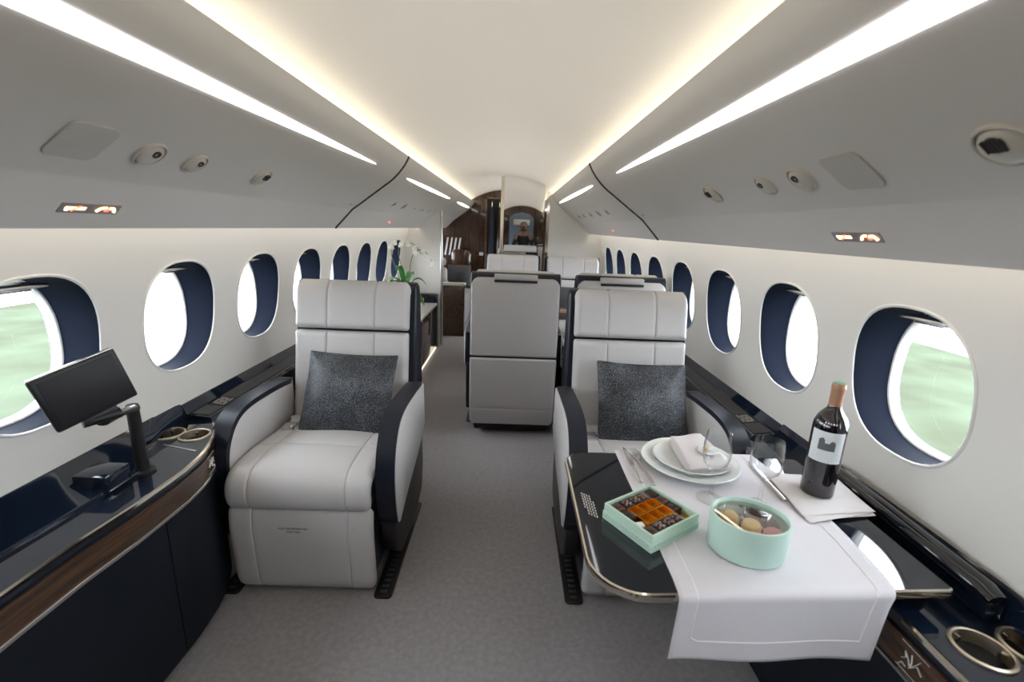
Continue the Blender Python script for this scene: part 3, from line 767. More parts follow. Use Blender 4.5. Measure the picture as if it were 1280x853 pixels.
def cushion_(loc, rx, rz, ry, W, H, mat, label, seed=0, par=None):
    rnd = random.Random(seed)
    ph = [rnd.uniform(0, 6) for _ in range(6)]
    def mp(x, v, n):
        v -= H/2; wv = .006*math.sin(9*x+ph[0])*math.sin(14*v+ph[1])+.004*math.sin(22*x+ph[2]+7*v)+.003*math.sin(31*v+ph[3]-9*x)
        k = 1-.05*(1-(2*x/W)**2)*abs(2*v/H)**3
        return (x*(1-.04*(1-(2*v/H)**2)), -n+(wv if n > 0 else 0), v*k)
    o = MB().slab(W, H, .028, .028, .008, .12, mp, puff=.026, nu=34, nv=34).build('throw_pillow', mat)
    o.location = loc; o.rotation_euler = (rx, ry, rz); tag(o, label, 'pillow')
    pip = MB(); pts = []
    for i in range(40):
        a = i/40*4; k = int(a); t = a-k; c = [(-1, -1), (1, -1), (1, 1), (-1, 1), (-1, -1)]
        X = c[k][0]*(1-t)+c[k+1][0]*t; V = c[k][1]*(1-t)+c[k+1][1]*t
        pts.append(mp(X*W/2*.985, V*H/2*.985+H/2, 0))
    pip.tube(pts+[pts[0]], .0028, 6).build('piping', mat, o)
    return o
seat1 = make_seat(1, 'cream leather seat with navy armrests on the left facing the camera, dark pillow on it')
seat1.location = (-.618, 1.385, 0)
def seat(x, y, rz, label, no_arms=False):
    o = copy_tree(seat1); o.location = (x, y, 0); o.rotation_euler = (0, 0, rz); o['label'] = label
    if no_arms:
        for ch in list(o.children):
            if ch.name.startswith('armrest'):
                for g_ in list(ch.children): bpy.data.objects.remove(g_)
                bpy.data.objects.remove(ch)
    return o
seat(.628, 1.385, 0, 'cream leather seat facing the camera on the right behind the laid table')
seat(.115, 3.52, PI, 'cream seat seen from behind in the middle of the cabin, next to the aisle')
seat(.750, 3.52, PI, 'seat seen from behind, mostly hidden by the near right seat, against the right wall', True)
seat(.100, 3.88, 0, 'far cream seat facing the camera directly beyond the middle seat')
seat(.690, 3.88, 0, 'far cream seat facing the camera beside the right wall before the partition', True)
cushion_((-.580, 1.805, .618), math.radians(-28), 0, math.radians(1.5), .375, .355, 'cushion', 'speckled charcoal pillow leaning on the left near seat', 3)
cushion_((.655, 1.805, .618), math.radians(-28), 0, math.radians(1), .385, .355, 'cushion', 'speckled charcoal pillow leaning on the near right seat behind the table', 8)
cushion_((.67, 4.34, .63), math.radians(-17), 0, 0, .36, .34, 'greycush', 'dark grey pillow on the far seat by the right wall', 11)

# dining table between the far seats
t = empty('dining_table', (.64, 3.70, 0), 0, 'brown wooden table between the far facing seats', 'table')
MB().prism(rrect(-.33, .33, -.155, .155, .02), .66, .685, 'z', .004).build('tabletop', 'woodb', t); MB().box(-.05, .05, -.05, .05, 0, .66, .01).build('table_leg', 'steel', t)

# ------------------------------------------------------------------ low credenza and orchid on the left
c = empty('credenza', (0, 0, 0), 0, 'low dark credenza with white top on the left in front of the partition', 'cabinet')
MB().prism(rrect(-1.088, -.695, 2.56, 4.86, .012), .485, .505, 'z', .003).build('credenza_top', 'marble', c)
for a, b in ((2.58, 3.32), (3.33, 4.07), (4.08, 4.84)):
    d = MB().box(-1.03, -.715, a, b, .03, .483, .004).build('cabinet_door', 'wood', c)
    MB().box(-.715, -.709, (a+b)/2-.05, (a+b)/2+.05, .43, .436, .001).build('door_handle', 'steel', d)
MB().box(-1.03, -.735, 2.58, 4.84, 0, .03).build('plinth', 'black', c)
tag(MB().box(-.722, -.710, 2.60, 4.98, .004, .016, .002).build('floor_strip_lamp', 'floorlamp'), 'thin glowing strip along the foot of the low credenza', 'light')
MB().box(-1.085, -.70, 4.87, 4.985, 0, .60, .01).build('end_cabinet', 'navygloss', c)
tag(MB().lathe([(0, 0), (.011, 0), (.011, .09), (0, .09)], 16, (-.80, 4.60, .505)).build('metal_tube', 'nickel'), 'short metal cylinder standing on the white credenza top', 'tube')

def orchid(x, y, z0):
    r = empty('potted_orchid', (x, y, z0), 0, 'white orchid in a pale pot on the white credenza top', 'plant')
    MB().lathe([(0, 0), (.055, 0), (.062, .01), (.075, .16), (.080, .22), (.083, .225), (.080, .23), (.074, .225), (.070, .21), (0, .21)], 32).build('pot', 'offwhite', r)
    MB().lathe([(.071, .208), (.05, .216), (0, .220)], 20).build('soil', 'wood', r)
    for k, (a, L_, h, dr_, w_) in enumerate(((0.2, .20, .10, .10, .035), (1.3, .17, .12, .04, .03), (2.7, .20, .08, .09, .034), (3.7, .17, .10, .07, .033), (5.0, .19, .11, .12, .034), (5.8, .22, .02, .15, .036), (4.4, .15, .16, .02, .03))):
        rows = []; n = 14
        for i in range(n+1):
            t_ = i/n; d = L_*t_; zz = .215+h*1.25*math.sin(PI*.62*t_)*1.2-dr_*t_**2.2; wd = w_*math.sin(PI*min(1, t_*.93+.07))**.6*(1 if t_ < .98 else .3)
            px, py = d*math.cos(a), d*math.sin(a); nx, ny = -math.sin(a), math.cos(a)
            rows.append([(px+nx*wd*q, py+ny*wd*q, zz+.35*wd*abs(q)+.0) for q in (-1, -.5, 0, .5, 1)]+[(px+nx*wd*q, py+ny*wd*q, zz+.35*wd*abs(q)-.0025) for q in (1, .5, 0, -.5, -1)])
        MB().grid(rows, cv=True).build('leaf', 'leaf', r)
    stems = [([(0, 0, .15), (-.02, -.01, .35), (-.05, -.03, .52), (-.01, -.06, .60), (.06, -.08, .615), (.13, -.10, .58), (.17, -.10, .52)], (3, 4, 5)),
             ([(.02, 0, .15), (.045, -.02, .33), (.07, -.03, .47), (.11, -.04, .535), (.17, -.05, .55), (.235, -.06, .50), (.27, -.06, .42)], (3.1, 4.2, 5, 5.8)),
             ([(-.02, .0, .15), (-.055, -.05, .33), (-.10, -.08, .50), (-.07, -.11, .60), (-.02, -.12, .63), (.03, -.13, .60)], (2.8, 3.6, 4.6))]
    for P, fl in stems:
        C_ = catmull(P, 8); C_ = [Vector((p.x, p.y, p.z+.04)) for p in C_]; st = MB().tube(C_, .0032, 7).build('flower_stem', 'stem', r)
        for f in fl:
            p = C_[min(int(f*8), len(C_)-1)]; R_ = Matrix.Translation(p+Vector((random.uniform(-.01, .01), -.02, -.012))) @ Matrix.Rotation(random.uniform(-.4, .4), 4, 'Z') @ Matrix.Rotation(random.uniform(0, 6), 4, 'Y')
            mb = MB()
            for j in range(5):
                a = 2*PI*j/5; L_ = .030 if j % 2 else .026; wd = .015 if j in (1, 4) else .011; rows = []
                for i in range(7):
                    t_ = i/6; ww = wd*math.sin(PI*(.12+.85*t_))
                    rows.append([R_ @ Vector((math.cos(a)*L_*t_-math.sin(a)*ww*q, -.006*t_*(1-t_)*4*(1-abs(q))-.004*t_, math.sin(a)*L_*t_+math.cos(a)*ww*q)) for q in (-1, 0, 1)])
                mb.grid(rows)
            fo = mb.build('flower', 'petal', st)
            md_ = fo.modifiers.new('thick', 'SOLIDIFY'); md_.thickness = .0012
            MB().lathe([(0, -.004), (.004, 0), (.003, .006), (0, .008)], 10).build('flower_heart', 'petalc', fo, matrix=R_ @ Matrix.Rotation(PI/2, 4, 'X'))
    return r
orchid(-.895, 4.25, .505)

# ------------------------------------------------------------------ beyond the partition: divan, side cabinet
d = empty('divan', (0, 0, 0), 0, 'cream divan seat beyond the left partition with a white-topped dark end cabinet', 'sofa')
MB().prism(rrect(-1.05, -.45, 5.45, 5.56, .03), .625, .655, 'z', .008).build('end_top', 'marble', d)
MB().box(-1.03, -.47, 5.46, 5.55, 0, .625, .008).build('end_panel', 'wood', d)
MB().box(-1.03, -.50, 5.57, 6.85, .05, .42, .03).build('divan_base', 'leather', d)
for k in range(2):
    MB().box(-1.0, -.50, 5.60+.62*k, 6.20+.62*k, .42, .53, .04, seg=4).build('seat_cushion', 'leather', d)
    MB().box(-1.06, -.90, 5.60+.62*k, 6.20+.62*k, .53, .86, .05, Matrix.Identity(4), 4).build('back_cushion', 'leather', d)
MB().box(-1.03, -.70, 5.60, 5.72, .55, .82, .04, seg=4).build('arm_cushion', 'leather', d); MB().box(-1.0, -.72, 5.62, 5.74, .835, .935, .035, seg=4).build('head_cushion', 'leather', d)
cushion_((-.58, 5.95, .68), math.radians(-8), math.radians(12), 0, .30, .31, 'greycush', 'plain dark grey pillow on the divan beyond the left partition', 21)
t = empty('club_chair', (-.62, 6.60, 0), 0, 'brown rounded chair back against the aft wall', 'chair')
MB().box(-.14, .14, -.12, .12, .53, 1.00, .06, seg=4).build('chair_back', 'woodv', t)

# ------------------------------------------------------------------ screen on its arm, left console
sc = empty('monitor', (-.985, 1.215, .60), 0, 'small black tilted monitor on a swing arm over the left console', 'monitor')
TL, TR, BR, BL = Vector((-.924, .913, .968)), Vector((-.850, 1.060, 1.012)), Vector((-.847, 1.066, .877)), Vector((-.916, .929, .837))
ctr = (TL+TR+BR+BL)/4; ax = (TR-TL+BR-BL)/2; W_ = ax.length; ay = (TL-BL+TR-BR)/2; H_ = ay.length
m = frame(ctr-sc.location, ax, ay)
bz = MB().box(-W_/2, W_/2, -H_/2, H_/2, -.014, 0, .005, seg=3).build('housing', 'black', sc, matrix=m)
MB().box(-W_/2+.012, W_/2-.010, -H_/2+.013, H_/2-.010, -.001, .0012, .0008).build('screen', 'screen', bz)
MB().box(-W_/2+.003, W_/2-.003, H_/2-.002, H_/2+.0015, -.012, -.002, .001).build('edge_trim', 'steel', bz)
MB().box(-.035, .035, -H_/2-.020, -H_/2+.004, -.020, -.004, .004).build('mount_bracket', 'black', bz)
L0 = sc.location
pv = m @ Vector((0, -H_/2-.018, -.014))
kn = MB().tube([pv+Vector((-.02, -.03, 0)), pv+Vector((.02, .03, .004))], .013, 14); kn.build('tilt_hinge', 'black', sc)
A_ = Vector((-.945, 1.175, .800))-L0; B_ = pv+Vector((0, 0, -.012))
arm = MB(); dd = (A_-B_).normalized(); nn = Vector((-dd.y, dd.x, 0)).normalized()
P0 = [B_-nn*.014, A_-nn*.014]; P1 = [B_+nn*.014, A_+nn*.014]
arm.tube([B_, B_.lerp(A_, .5)+Vector((0, 0, .004)), A_, A_+dd*.012], [.014, .015, .016, .010], 14, flat=.55); arm.build('swing_arm', 'black', sc)
MB().tube([B_.lerp(A_, .62)+Vector((0, 0, .0085)), A_+Vector((0, 0, .0092))], .006, 8, flat=.25).build('arm_inlay', 'steel', sc)
MB().lathe([(0, 0), (.030, 0), (.030, .006), (.017, .010), (.015, .19), (.017, .198), (.014, .206), (0, .207)], 28, (A_.x-.012, A_.y+.01, 0)).build('post', 'black', sc)
MB().box(-.055, .035, -.155, -.075, 0, .055, .006).build('stowage_box', 'navygloss', sc)
MB().box(.034, .037, -.150, -.080, .010, .013, .001).build('box_trim', 'steel', sc)

# ------------------------------------------------------------------ the laid table, right
TZ = .660
tb = empty('fold_out_table', (0, 0, 0), 0, 'black gloss fold-out table with polished metal edge on the right', 'table')
tp = rrect(.268, .975, .715, 1.275, 0, 10, (.012, .012, .060, .100))
def curve_in(p):   # slightly bowed aisle edge
    x, y = p; x2 = x-.012*math.sin(PI*(y-.715)/.56) if x < .30 else x
    return (x2, y+(max(0, x-.30)*.057 if y < .9 else 0))
tp = [curve_in(p) for p in tp]
MB().prism(tp, TZ-.018, TZ, 'z', .002).build('tabletop', 'gloss', tb, angle=30)
ed = MB(); n = len(tp); rows = []
for i, p in enumerate(tp):
    a = Vector(tp[i-1]); b = Vector(tp[(i+1) % n]); t_ = (b-a).normalized(); nn = Vector((t_.y, -t_.x))
    rows.append([(p[0]+nn.x*o_, p[1]+nn.y*o_, z) for o_, z in ((-.001, TZ+.0006), (.003, TZ-.001), (.005, TZ-.009), (.003, TZ-.017), (-.001, TZ-.0186))])
ed.grid(rows, cu=True).build('edge_trim', 'chrome', tb)
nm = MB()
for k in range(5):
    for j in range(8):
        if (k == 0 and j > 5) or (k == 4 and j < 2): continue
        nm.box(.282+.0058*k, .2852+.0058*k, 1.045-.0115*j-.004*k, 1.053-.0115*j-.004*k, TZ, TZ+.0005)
nm.build('printed_notice', 'greyspk', tb)  # rows of tiny pale hatch marks on the tabletop
MB().box(.93, .985, .80, 1.20, .605, .642, .01).build('hinge_arm', 'black', tb)
MB().box(.50, .56, .90, 1.10, .625, .642, .006).build('slide_rail', 'steel', tb)
ld = cr_
P = [(1.045, .735, .650), (1.045, .76, .656), (1.045, 1.0, .662), (1.047, 1.19, .665), (1.052, 1.26, .660)]
LP = MB().box(1.035, 1.070, .74, 1.25, .603, .650, .004).build('pocket_lid', 'navygloss', ld)
MB().tube(P, [.020, .024, .024, .022, .014], 16, flat=.8).build('lid_edge', 'gloss', LP)

# runner: lies on the table and falls over its near edge
def runner_pt(u, v):
    """u across 0..1, v from the far edge 0 to the hanging hem 1 (length .72)"""
    ye = .714+(.42+.43*u-.30)*.057; flat = 1.288-ye; L_ = flat+.020+.122; d = v*L_
    x0 = .420-.012*max(0, (v-.75)/.25); x1 = .845+.030*math.sin(PI*min(1, v/.85))-.030*max(0, (v-.78)/.22)
    x = x0+(x1-x0)*u; zt = TZ+.0030
    if d < flat: y, z = 1.288-d, zt+.0007*math.sin(u*17+v*9)*math.sin(v*23)+.0007
    elif d < flat+.020:
        a = (d-flat)/.020*PI/2; y = ye-.0125*math.sin(a); z = zt-.0125*(1-math.cos(a))
    else:
        h = d-flat-.020; y = ye-.0125-.010*h/.125+.004*math.sin(u*9+1)*h/.125; z = zt-.0125-h*(1+.10*u)
    return Vector((x, y, z))
nu, nv = 40, 110
g = MB().grid([[runner_pt(i/nu, j/nv) for i in range(nu+1)] for j in range(nv+1)])
rn = tag(g.build('table_runner', 'linen', angle=60), 'white linen runner laid across the black table, hanging over its near edge', 'tablecloth')
sm = rn.modifiers.new('thick', 'SOLIDIFY'); sm.thickness = .0014; sm.offset = -1
hm = MB()
hp = [(.085, t/60) for t in range(0, 57)]+[(.085+.83*t/24, .945) for t in range(1, 24)]+[(.915, .945-t*.945/57) for t in range(0, 58)]
L3 = [runner_pt(u, v) for u, v in hp]
def rn_off(u, v, o):
    a = runner_pt(min(u+.01, 1), v)-runner_pt(u, v); b = runner_pt(u, min(v+.005, 1))-runner_pt(u, v if v < .99 else v-.005); n_ = a.cross(b).normalized()
    if n_.z < 0 and abs(n_.z) > .3: n_ = -n_
    if abs(n_.z) <= .3 and n_.y > 0: n_ = -n_
    return runner_pt(u, v)+n_*o
hm.tube([rn_off(u, v, .0004) for u, v in hp], .0016, 5, flat=.5).build('hem_seam', 'stitch', rn)

CZ = TZ+.0055     # top of the cloth
# plates
pl_ = tag(MB().lathe([(0, .004), (.075, .004), (.080, .0), (.085, .0), (.090, .006), (.132, .016), (.137, .0185), (.134, .0205), (.090, .0115), (.08, .0085), (0, .0085)], 64, (.622, 1.212, CZ)).build('charger_plate', 'china'), 'large white plate lying on the runner under a smaller plate', 'plate')
pz = CZ+.0195
tag(MB().lathe([(0, .003), (.060, .003), (.064, 0), (.068, 0), (.074, .005), (.104, .013), (.108, .0155), (.105, .017), (.072, .009), (.06, .007), (0, .007)], 64, (.628, 1.216, pz-.010)).build('dessert_plate', 'china'), 'smaller white plate on the large plate, holding a folded napkin', 'plate')
# folded napkin on the plate
def folded(name, quad, z0, th, layers, mat, label, seed, wav=.003, jit=.006):
    rnd = random.Random(seed); ro = None
    for k in range(layers):
        mb = MB(); n = 22; top, bot = [], []
        sh_ = [(rnd.uniform(-jit, jit), rnd.uniform(-jit, jit)) for _ in range(4)]
        Q = [Vector((q[0]+e[0]*(k > 0), q[1]+e[1]*(k > 0), 0)) for q, e in zip(quad, sh_)]
        ph = rnd.uniform(0, 6)
        for i in range(n+1):
            rt, rb = [], []
            for j in range(n+1):
                u, v = i/n, j/n; p = (Q[0]*(1-u)+Q[1]*u)*(1-v)+(Q[3]*(1-u)+Q[2]*u)*v
                e = min(u, 1-u, v, 1-v); q = min(1, e/.06); rr = math.sqrt(1-(1-q)**2)
                cv = wav*(u*v)*(1+math.sin(5*u+ph)*math.sin(4*v+ph))
                zc = z0+k*th+cv
                rt.append((p.x, p.y, zc+th*.5+th*.48*rr)); rb.append((p.x, p.y, zc+th*.5-th*.48*rr))
            top.append(rt); bot.append(rb)
        mb.grid(top); mb.grid([r_[::-1] for r_ in bot])
        o = mb.build(name if k == 0 else 'fold', mat, ro)
        if k == 0: ro = o; tag(o, label, 'napkin')
    return ro
nz = pz-.010+.0095
folded('napkin', [(.580, 1.112), (.722, 1.140), (.690, 1.322), (.592, 1.312)], nz, .0060, 4, 'linen2', 'folded pale napkin on the plates with a pale rosette on top', 5, .006)
# raised fold of that napkin
# pale rosette on the napkin
rz = nz+.027
bt = empty('butter_rosette', (.668, 1.205, rz), 0, 'small pale rosette with a yellow heart on the folded napkin', 'rosette')
MB().lathe([(0, 0), (.024, 0), (.030, .004), (.026, .007), (.012, .006), (0, .006)], 28).build('rosette', 'china', bt)
for k in range(5):
    a = 2*PI*k/5; MB().lathe([(0, 0), (.007, .002), (.008, .006), (.004, .010), (0, .011)], 12, (.007*math.cos(a), .007*math.sin(a), .005)).build('petal', 'butter' if k % 2 else 'petal', bt)
# cutlery
def cutlery(name, x, y, rz_, kind, label):
    r = empty(name, (x, y, CZ+.001), rz_, label, 'cutlery')
    if kind == 'knife':
        MB().tube([(0, 0, .004), (0, .02, .0045), (0, .09, .004)], [.0065, .0065, .0045], 12, flat=.6).build('handle', 'steel', r)
        MB().prism([(-.004, .088), (.005, .088), (.0085, .11), (.009, .16), (.006, .195), (-.002, .205), (-.004, .19)], .002, .0036, 'z', .0006).build('blade', 'steel', r)
    else:
        MB().tube([(0, 0, .003), (0, .03, .004), (0, .11, .003), (0, .135, .004)], [.006, .005, .0028, .003], 12, flat=.5).build('handle', 'steel', r)
        h = MB().prism([(-.003, .132), (.003, .132), (.010, .150), (.012, .165), (-.012, .165), (-.010, .150)], .003, .005, 'z', .0006).build('fork_head', 'steel', r)
        for k in range(4): MB().tube([(-.0099+.0066*k, .163, .004), (-.0097+.0065*k, .185, .006), (-.0093+.0062*k, .205, .004)], [.0015, .0014, .0008], 6).build('tine', 'steel', h)
cutlery('knife', .450, 1.095, math.radians(0), 'knife', 'silver knife on the runner, outermost left of the white plates')
cutlery('fork', .482, 1.085, math.radians(2), 'fork', 'silver fork on the runner between the knife and the white plates')
cutlery('knife', .800, 1.030, math.radians(-3), 'knife', 'silver knife on the runner near the wine bottle')

# wine glasses
def wineglass(x, y, label, H_=.19, Rb=.036):
    p = [(0, 0), (.030, .0005), (.034, .001), (.0345, .0022), (.022, .004), (.008, .007), (.0042, .014), (.0036, .05), (.0038, H_*.40), (.007, H_*.435), (.018, H_*.47), (Rb*.86, H_*.56), (Rb, H_*.68), (Rb*.96, H_*.82), (Rb*.82, H_),
         (Rb*.80, H_+.0003), (Rb*.94, H_*.82), (Rb*.975, H_*.68), (Rb*.83, H_*.565), (.016, H_*.482), (.004, H_*.45), (0, H_*.447)]
    r = empty('wine_glass', (x, y, CZ), 0, label, 'glass')
    MB().lathe(p[:10]+[(.003, H_*.438), (0, H_*.438)], 40).build('stem_and_foot', 'wineglass', r)
    MB().lathe([(.0, H_*.437)]+p[9:], 40).build('bowl', 'wineglass', r)
    return r
wineglass(.610, 1.035, 'stemmed wine glass standing in front of the white plates', .185, .034)
wineglass(.722, 1.010, 'stemmed wine glass standing between the mint tin and the wine bottle', .180, .038)

# wine bottle on its napkin
folded('napkin', [(.806, .955), (1.000, .985), (1.006, 1.130), (.832, 1.180)], CZ-.002, .0032, 3, 'linen2', 'folded pale napkin lying under the wine bottle', 9, .006, .013)
bx, by = .906, 1.072; bz0 = CZ+.0085
bo = empty('wine_bottle', (bx, by, bz0), math.radians(0), 'dark red wine bottle with white label standing on a napkin', 'bottle')
R_ = .0385
MB().lathe([(0, .008), (.018, .003), (.033, 0), (R_-.001, .003), (R_, .008), (R_, .185), (R_*.97, .198), (R_*.84, .213), (R_*.60, .226), (R_*.42, .236), (.0142, .246), (.0138, .285), (0, .285)], 56).build('bottle_body', 'bottle', bo)
MB().lathe([(.0146, .238), (.0150, .285), (.0158, .287), (.0160, .293), (.0150, .296), (.0145, .300), (.006, .3015), (0, .3015)], 40).build('foil_capsule', 'foilcap', bo)
MB().lathe([(.0118, .3005), (.0118, .3025), (0, .3027)], 30).build('cap_stamp', 'greencap', bo)
def wrap(a0, a1, z0, z1, r): 
    n = 24; return [[(r*math.cos(a0+(a1-a0)*i/n), r*math.sin(a0+(a1-a0)*i/n), z) for i in range(n+1)] for z in (z0, z1)]
ac = math.atan2(-1.07, -.86)+.05
lb = MB().grid(wrap(ac-1.02, ac+1.02, .100, .182, R_+.0004)).build('label', 'label', bo)
lk = MB()
def lpt(u, v, e=.0008):
    u, v = (u*1.3, v*1.15) if e == .0008 else (u, v)
    a = ac+u/R_; return ((R_+e)*math.cos(a), (R_+e)*math.sin(a), .140+v)
# small building-like engraving and lines of fine print
def lpoly(pts): 
    mb_ = [lpt(*p) for p in pts]; lk.add(mb_, [tuple(range(len(mb_)))])
for a_, b_, c_, d_ in ((-.014, -.004, -.006, .019), (-.004, .004, -.006, .011), (.004, .014, -.006, .014), (-.011, -.006, .019, .022), (.006, .012, .014, .017)):
    for q_ in range(3):
        e0, e1 = a_+(b_-a_)*q_/3, a_+(b_-a_)*(q_+1)/3; lpoly([(e0, c_), (e1, c_), (e1, d_), (e0, d_)])
lpoly([(-.030, .010), (-.014, .002), (-.014, .000), (-.030, .008)])
for k, (u0, u1) in enumerate(((-.020, .020), (-.012, .012), (-.022, .022), (-.008, .008))):
    v0 = -.013-.0055*k; lpoly([(u0, v0), (u1, v0), (u1, v0-.0010), (u0, v0-.0010)])
lk.build('label_print', 'ink', lb, smooth=False)
sk_ = MB()
for k, u in enumerate((-.012, -.006, .0, .006, .012)): 
    sk_.add([lpt(u-.002, .062, -.001), lpt(u+.002, .062, -.001), lpt(u+.0015, .066, -.0022), lpt(u-.0015, .066, -.0022)], [(0, 1, 2, 3)])
sk_.build('shoulder_print', 'label', bo, smooth=False)

# mint box of chocolates
U_ = Vector((.398-.315, .831-.943, 0)); V_ = Vector((.531-.398, .918-.831, 0)); LU, LV = .142, .160
ang = math.atan2(V_.y, V_.x); o0 = Vector((.3155, .944, CZ if False else TZ+.0015))
# local x = along V (towards the far right), local y = along -U (from the near corner to the left corner)
cx0 = Vector((.398, .829, TZ+.0012))
bxr = empty('chocolate_box', cx0, ang, 'open square mint box of chocolates, half on the bare table', 'box')
ax_ = Vector((math.cos(ang), math.sin(ang), 0)); ay_ = Vector((-math.sin(ang), math.cos(ang), 0))
W2, D2, Hh = .158, .142, .040
w_ = MB().holed([(0, 0), (W2, 0), (W2, D2), (0, D2)], [[(.005, .005), (W2-.005, .005), (W2-.005, D2-.005), (.005, D2-.005)]], .020, Hh); w_.build('tray_wall', 'mint', bxr, smooth=False)
MB().box(-.002, W2+.002, -.002, D2+.002, 0, .0205, .0008).build('box_base', 'mint', bxr)
pr2 = MB()
for i in range(15): 
    q = .006+i*.010; pr2.tube([(q, -.0025, .0125), (q+.0035, -.0025, .016), (q+.007, -.0025, .0125)], .0006, 4)
    if q < D2-.012: pr2.tube([(-.0025, q, .0125), (-.0025, q+.0035, .016), (-.0025, q+.007, .0125)], .0006, 4)
for a, b in (((0, -.0022, .008), (W2, -.0022, .008)), ((-.0022, 0, .008), (-.0022, D2, .008))): pr2.tube([a, b], .0005, 4)
pr2.build('printed_scallop', 'mintdark', bxr)
gi = MB().box(.005, W2-.005, .005, D2-.005, .0206, .0225).build('gold_liner', 'gold', bxr)
# cells: 5 along x, 4 along y;  y index 3 = row by the left corner, 0 = near corner row
cw, ch = (W2-.012)/5, (D2-.012)/4
tr_ = MB()
for i in range(0, 4):
    for j in range(0, 3): pass
X0, X1, Y_0, Y_1 = .006+cw, .006+4*cw, .006+ch, .006+3*ch
for k in range(4): tr_.box(X0+(X1-X0)*k/3-.0008, X0+(X1-X0)*k/3+.0008, Y_0, Y_1, .0225, .034)
for k in range(3): tr_.box(X0, X1, Y_0+(Y_1-Y_0)*k/2-.0008, Y_0+(Y_1-Y_0)*k/2+.0008, .0225, .034)
tr_.build('gold_divider', 'gold', bxr)
layout = {(0, 3): 'c', (1, 3): 'f', (2, 3): 'f', (3, 3): 'f', (4, 3): 'c', (0, 2): 'c', (4, 2): 'c', (4, 1): 'c', (0, 0): 'c', (1, 0): 'f', (2, 0): 'f', (3, 0): 'f'}
WHERE = {(0, 3): 'in the left corner of the mint box', (4, 3): 'in the far corner of the mint box', (0, 2): 'next to the left corner of the mint box', (4, 2): 'second along the far right edge of the mint box', (4, 1): 'third along the far right edge of the mint box', (0, 0): 'in the nearest corner of the mint box',
         (1, 3): 'shiny, second along the far left row of the mint box', (2, 3): 'shiny, in the middle of the far left row of the mint box', (3, 3): 'shiny, fourth along the far left row of the mint box',
         (1, 0): 'shiny, second from the nearest corner of the mint box', (2, 0): 'shiny, third from the nearest corner of the mint box', (3, 0): 'shiny, fourth from the nearest corner of the mint box'}
for (i, j), kd in layout.items():
    lx, ly = .006+cw*(i+.5), .006+ch*(j+.5); p = cx0+ax_*lx+ay_*ly
    mb = MB().box(-cw*.46, cw*.46, -ch*.46, ch*.46, .0226, .0355, .003)
    o = mb.build('chocolate', 'choc' if (i+j) % 3 else 'chocl'); o.location = p; o.rotation_euler = (0, 0, ang)
    tag(o, 'square dark chocolate %s' % WHERE[(i, j)], 'chocolate', 'chocolates in the mint box')
    if kd == 'f':
        for e in (-.006, .005): MB().tube(catmull([(-.011, e-.004, .0365), (-.003, e+.002, .0385), (.004, e-.002, .0372), (.011, e+.003, .0365)], 4), .0028, 7, flat=.5).build('gloss_drizzle', 'foil', o)
    else: MB().box(-.008, .008, -.006, .006, .0353, .0362, .0004).build('stamp', 'choc', o)
o = MB().prism([(.008, .044), (.022, .040), (.026, .052), (.010, .058)], .0226, .036, 'z', .001).build('sugar_piece', 'white'); o.location = cx0; o.rotation_euler = (0, 0, ang)
tag(o, 'small white card corner sticking up inside the mint box', 'card')

# round mint tin with a clear lid and macarons
tx, ty, tr0 = .608, .852, .0
tn = empty('mint_tin', (tx, ty, CZ), math.radians(-10), 'round mint green tin with clear lid over pastel macarons', 'tin')
sx_, sy_ = .078, .068
MB().lathe([(0, .0), (.97, .0), (1, .004), (1, .030), (1.012, .032), (1.012, .079), (1.0, .081), (.955, .081), (.945, .078), (.945, .050), (.94, .004), (0, .003)], 72, sx=sx_, sy=sy_).build('tin_body', 'minttin', tn)
MB().lathe([(0, .0735), (.60, .0735), (.943, .0715), (.943, .0705), (.6, .0725), (0, .0725)], 60, sx=sx_, sy=sy_).build('clear_lid', 'lidglass', tn)
MB().lathe([(0, .006), (.90, .006), (.935, .040), (.93, .040), (.89, .0075), (0, .0075)], 60, sx=sx_, sy=sy_).build('inner_liner', 'gold', tn)
spots = [(-.048, -.012, 'macor', 'orange-brown macaron nearest the left rim of the tin'), (-.030, .028, 'macyel', 'yellow macaron towards the far left rim of the tin'), (.002, -.040, 'macpink', 'pink macaron at the near rim of the tin'),
         (.008, .005, 'macyel', 'yellow macaron in the middle of the tin'), (.020, .044, 'macbr', 'brown macaron at the far rim of the tin'), (.045, -.018, 'macpink', 'pink macaron at the right rim of the tin'), (.048, .022, 'macbr', 'brown macaron at the far right rim of the tin')]
for k, (x, y, m_, l_) in enumerate(spots):
    ca, sa = math.cos(math.radians(-10)), math.sin(math.radians(-10))
    r = empty('macaron', (tx+x*ca-y*sa, ty+x*sa+y*ca, CZ+.044), 0, l_, 'macaron', 'macarons in the mint tin')
    r.rotation_euler = (random.uniform(-.3, .3), random.uniform(-.3, .3), 0)
    MB().lathe([(0, .019), (.010, .0185), (.017, .015), (.0195, .009), (.0195, .004), (.018, .003), (0, .003)], 28).build('shell', m_, r)
    MB().lathe([(0, -.016), (.010, -.0155), (.017, -.012), (.0195, -.006), (.0195, -.002), (.018, -.001), (0, -.001)], 28).build('shell', m_, r)
    MB().lathe([(0, -.0015), (.0175, -.0015), (.018, .001), (.0175, .0035), (0, .0035)], 24).build('filling', 'butter' if m_ != 'macpink' else 'petal', r)
    MB().lathe([(0, -.034), (.017, -.034), (.0185, -.024), (.017, -.016), (0, -.016)], 24).build('shell', m_, r)

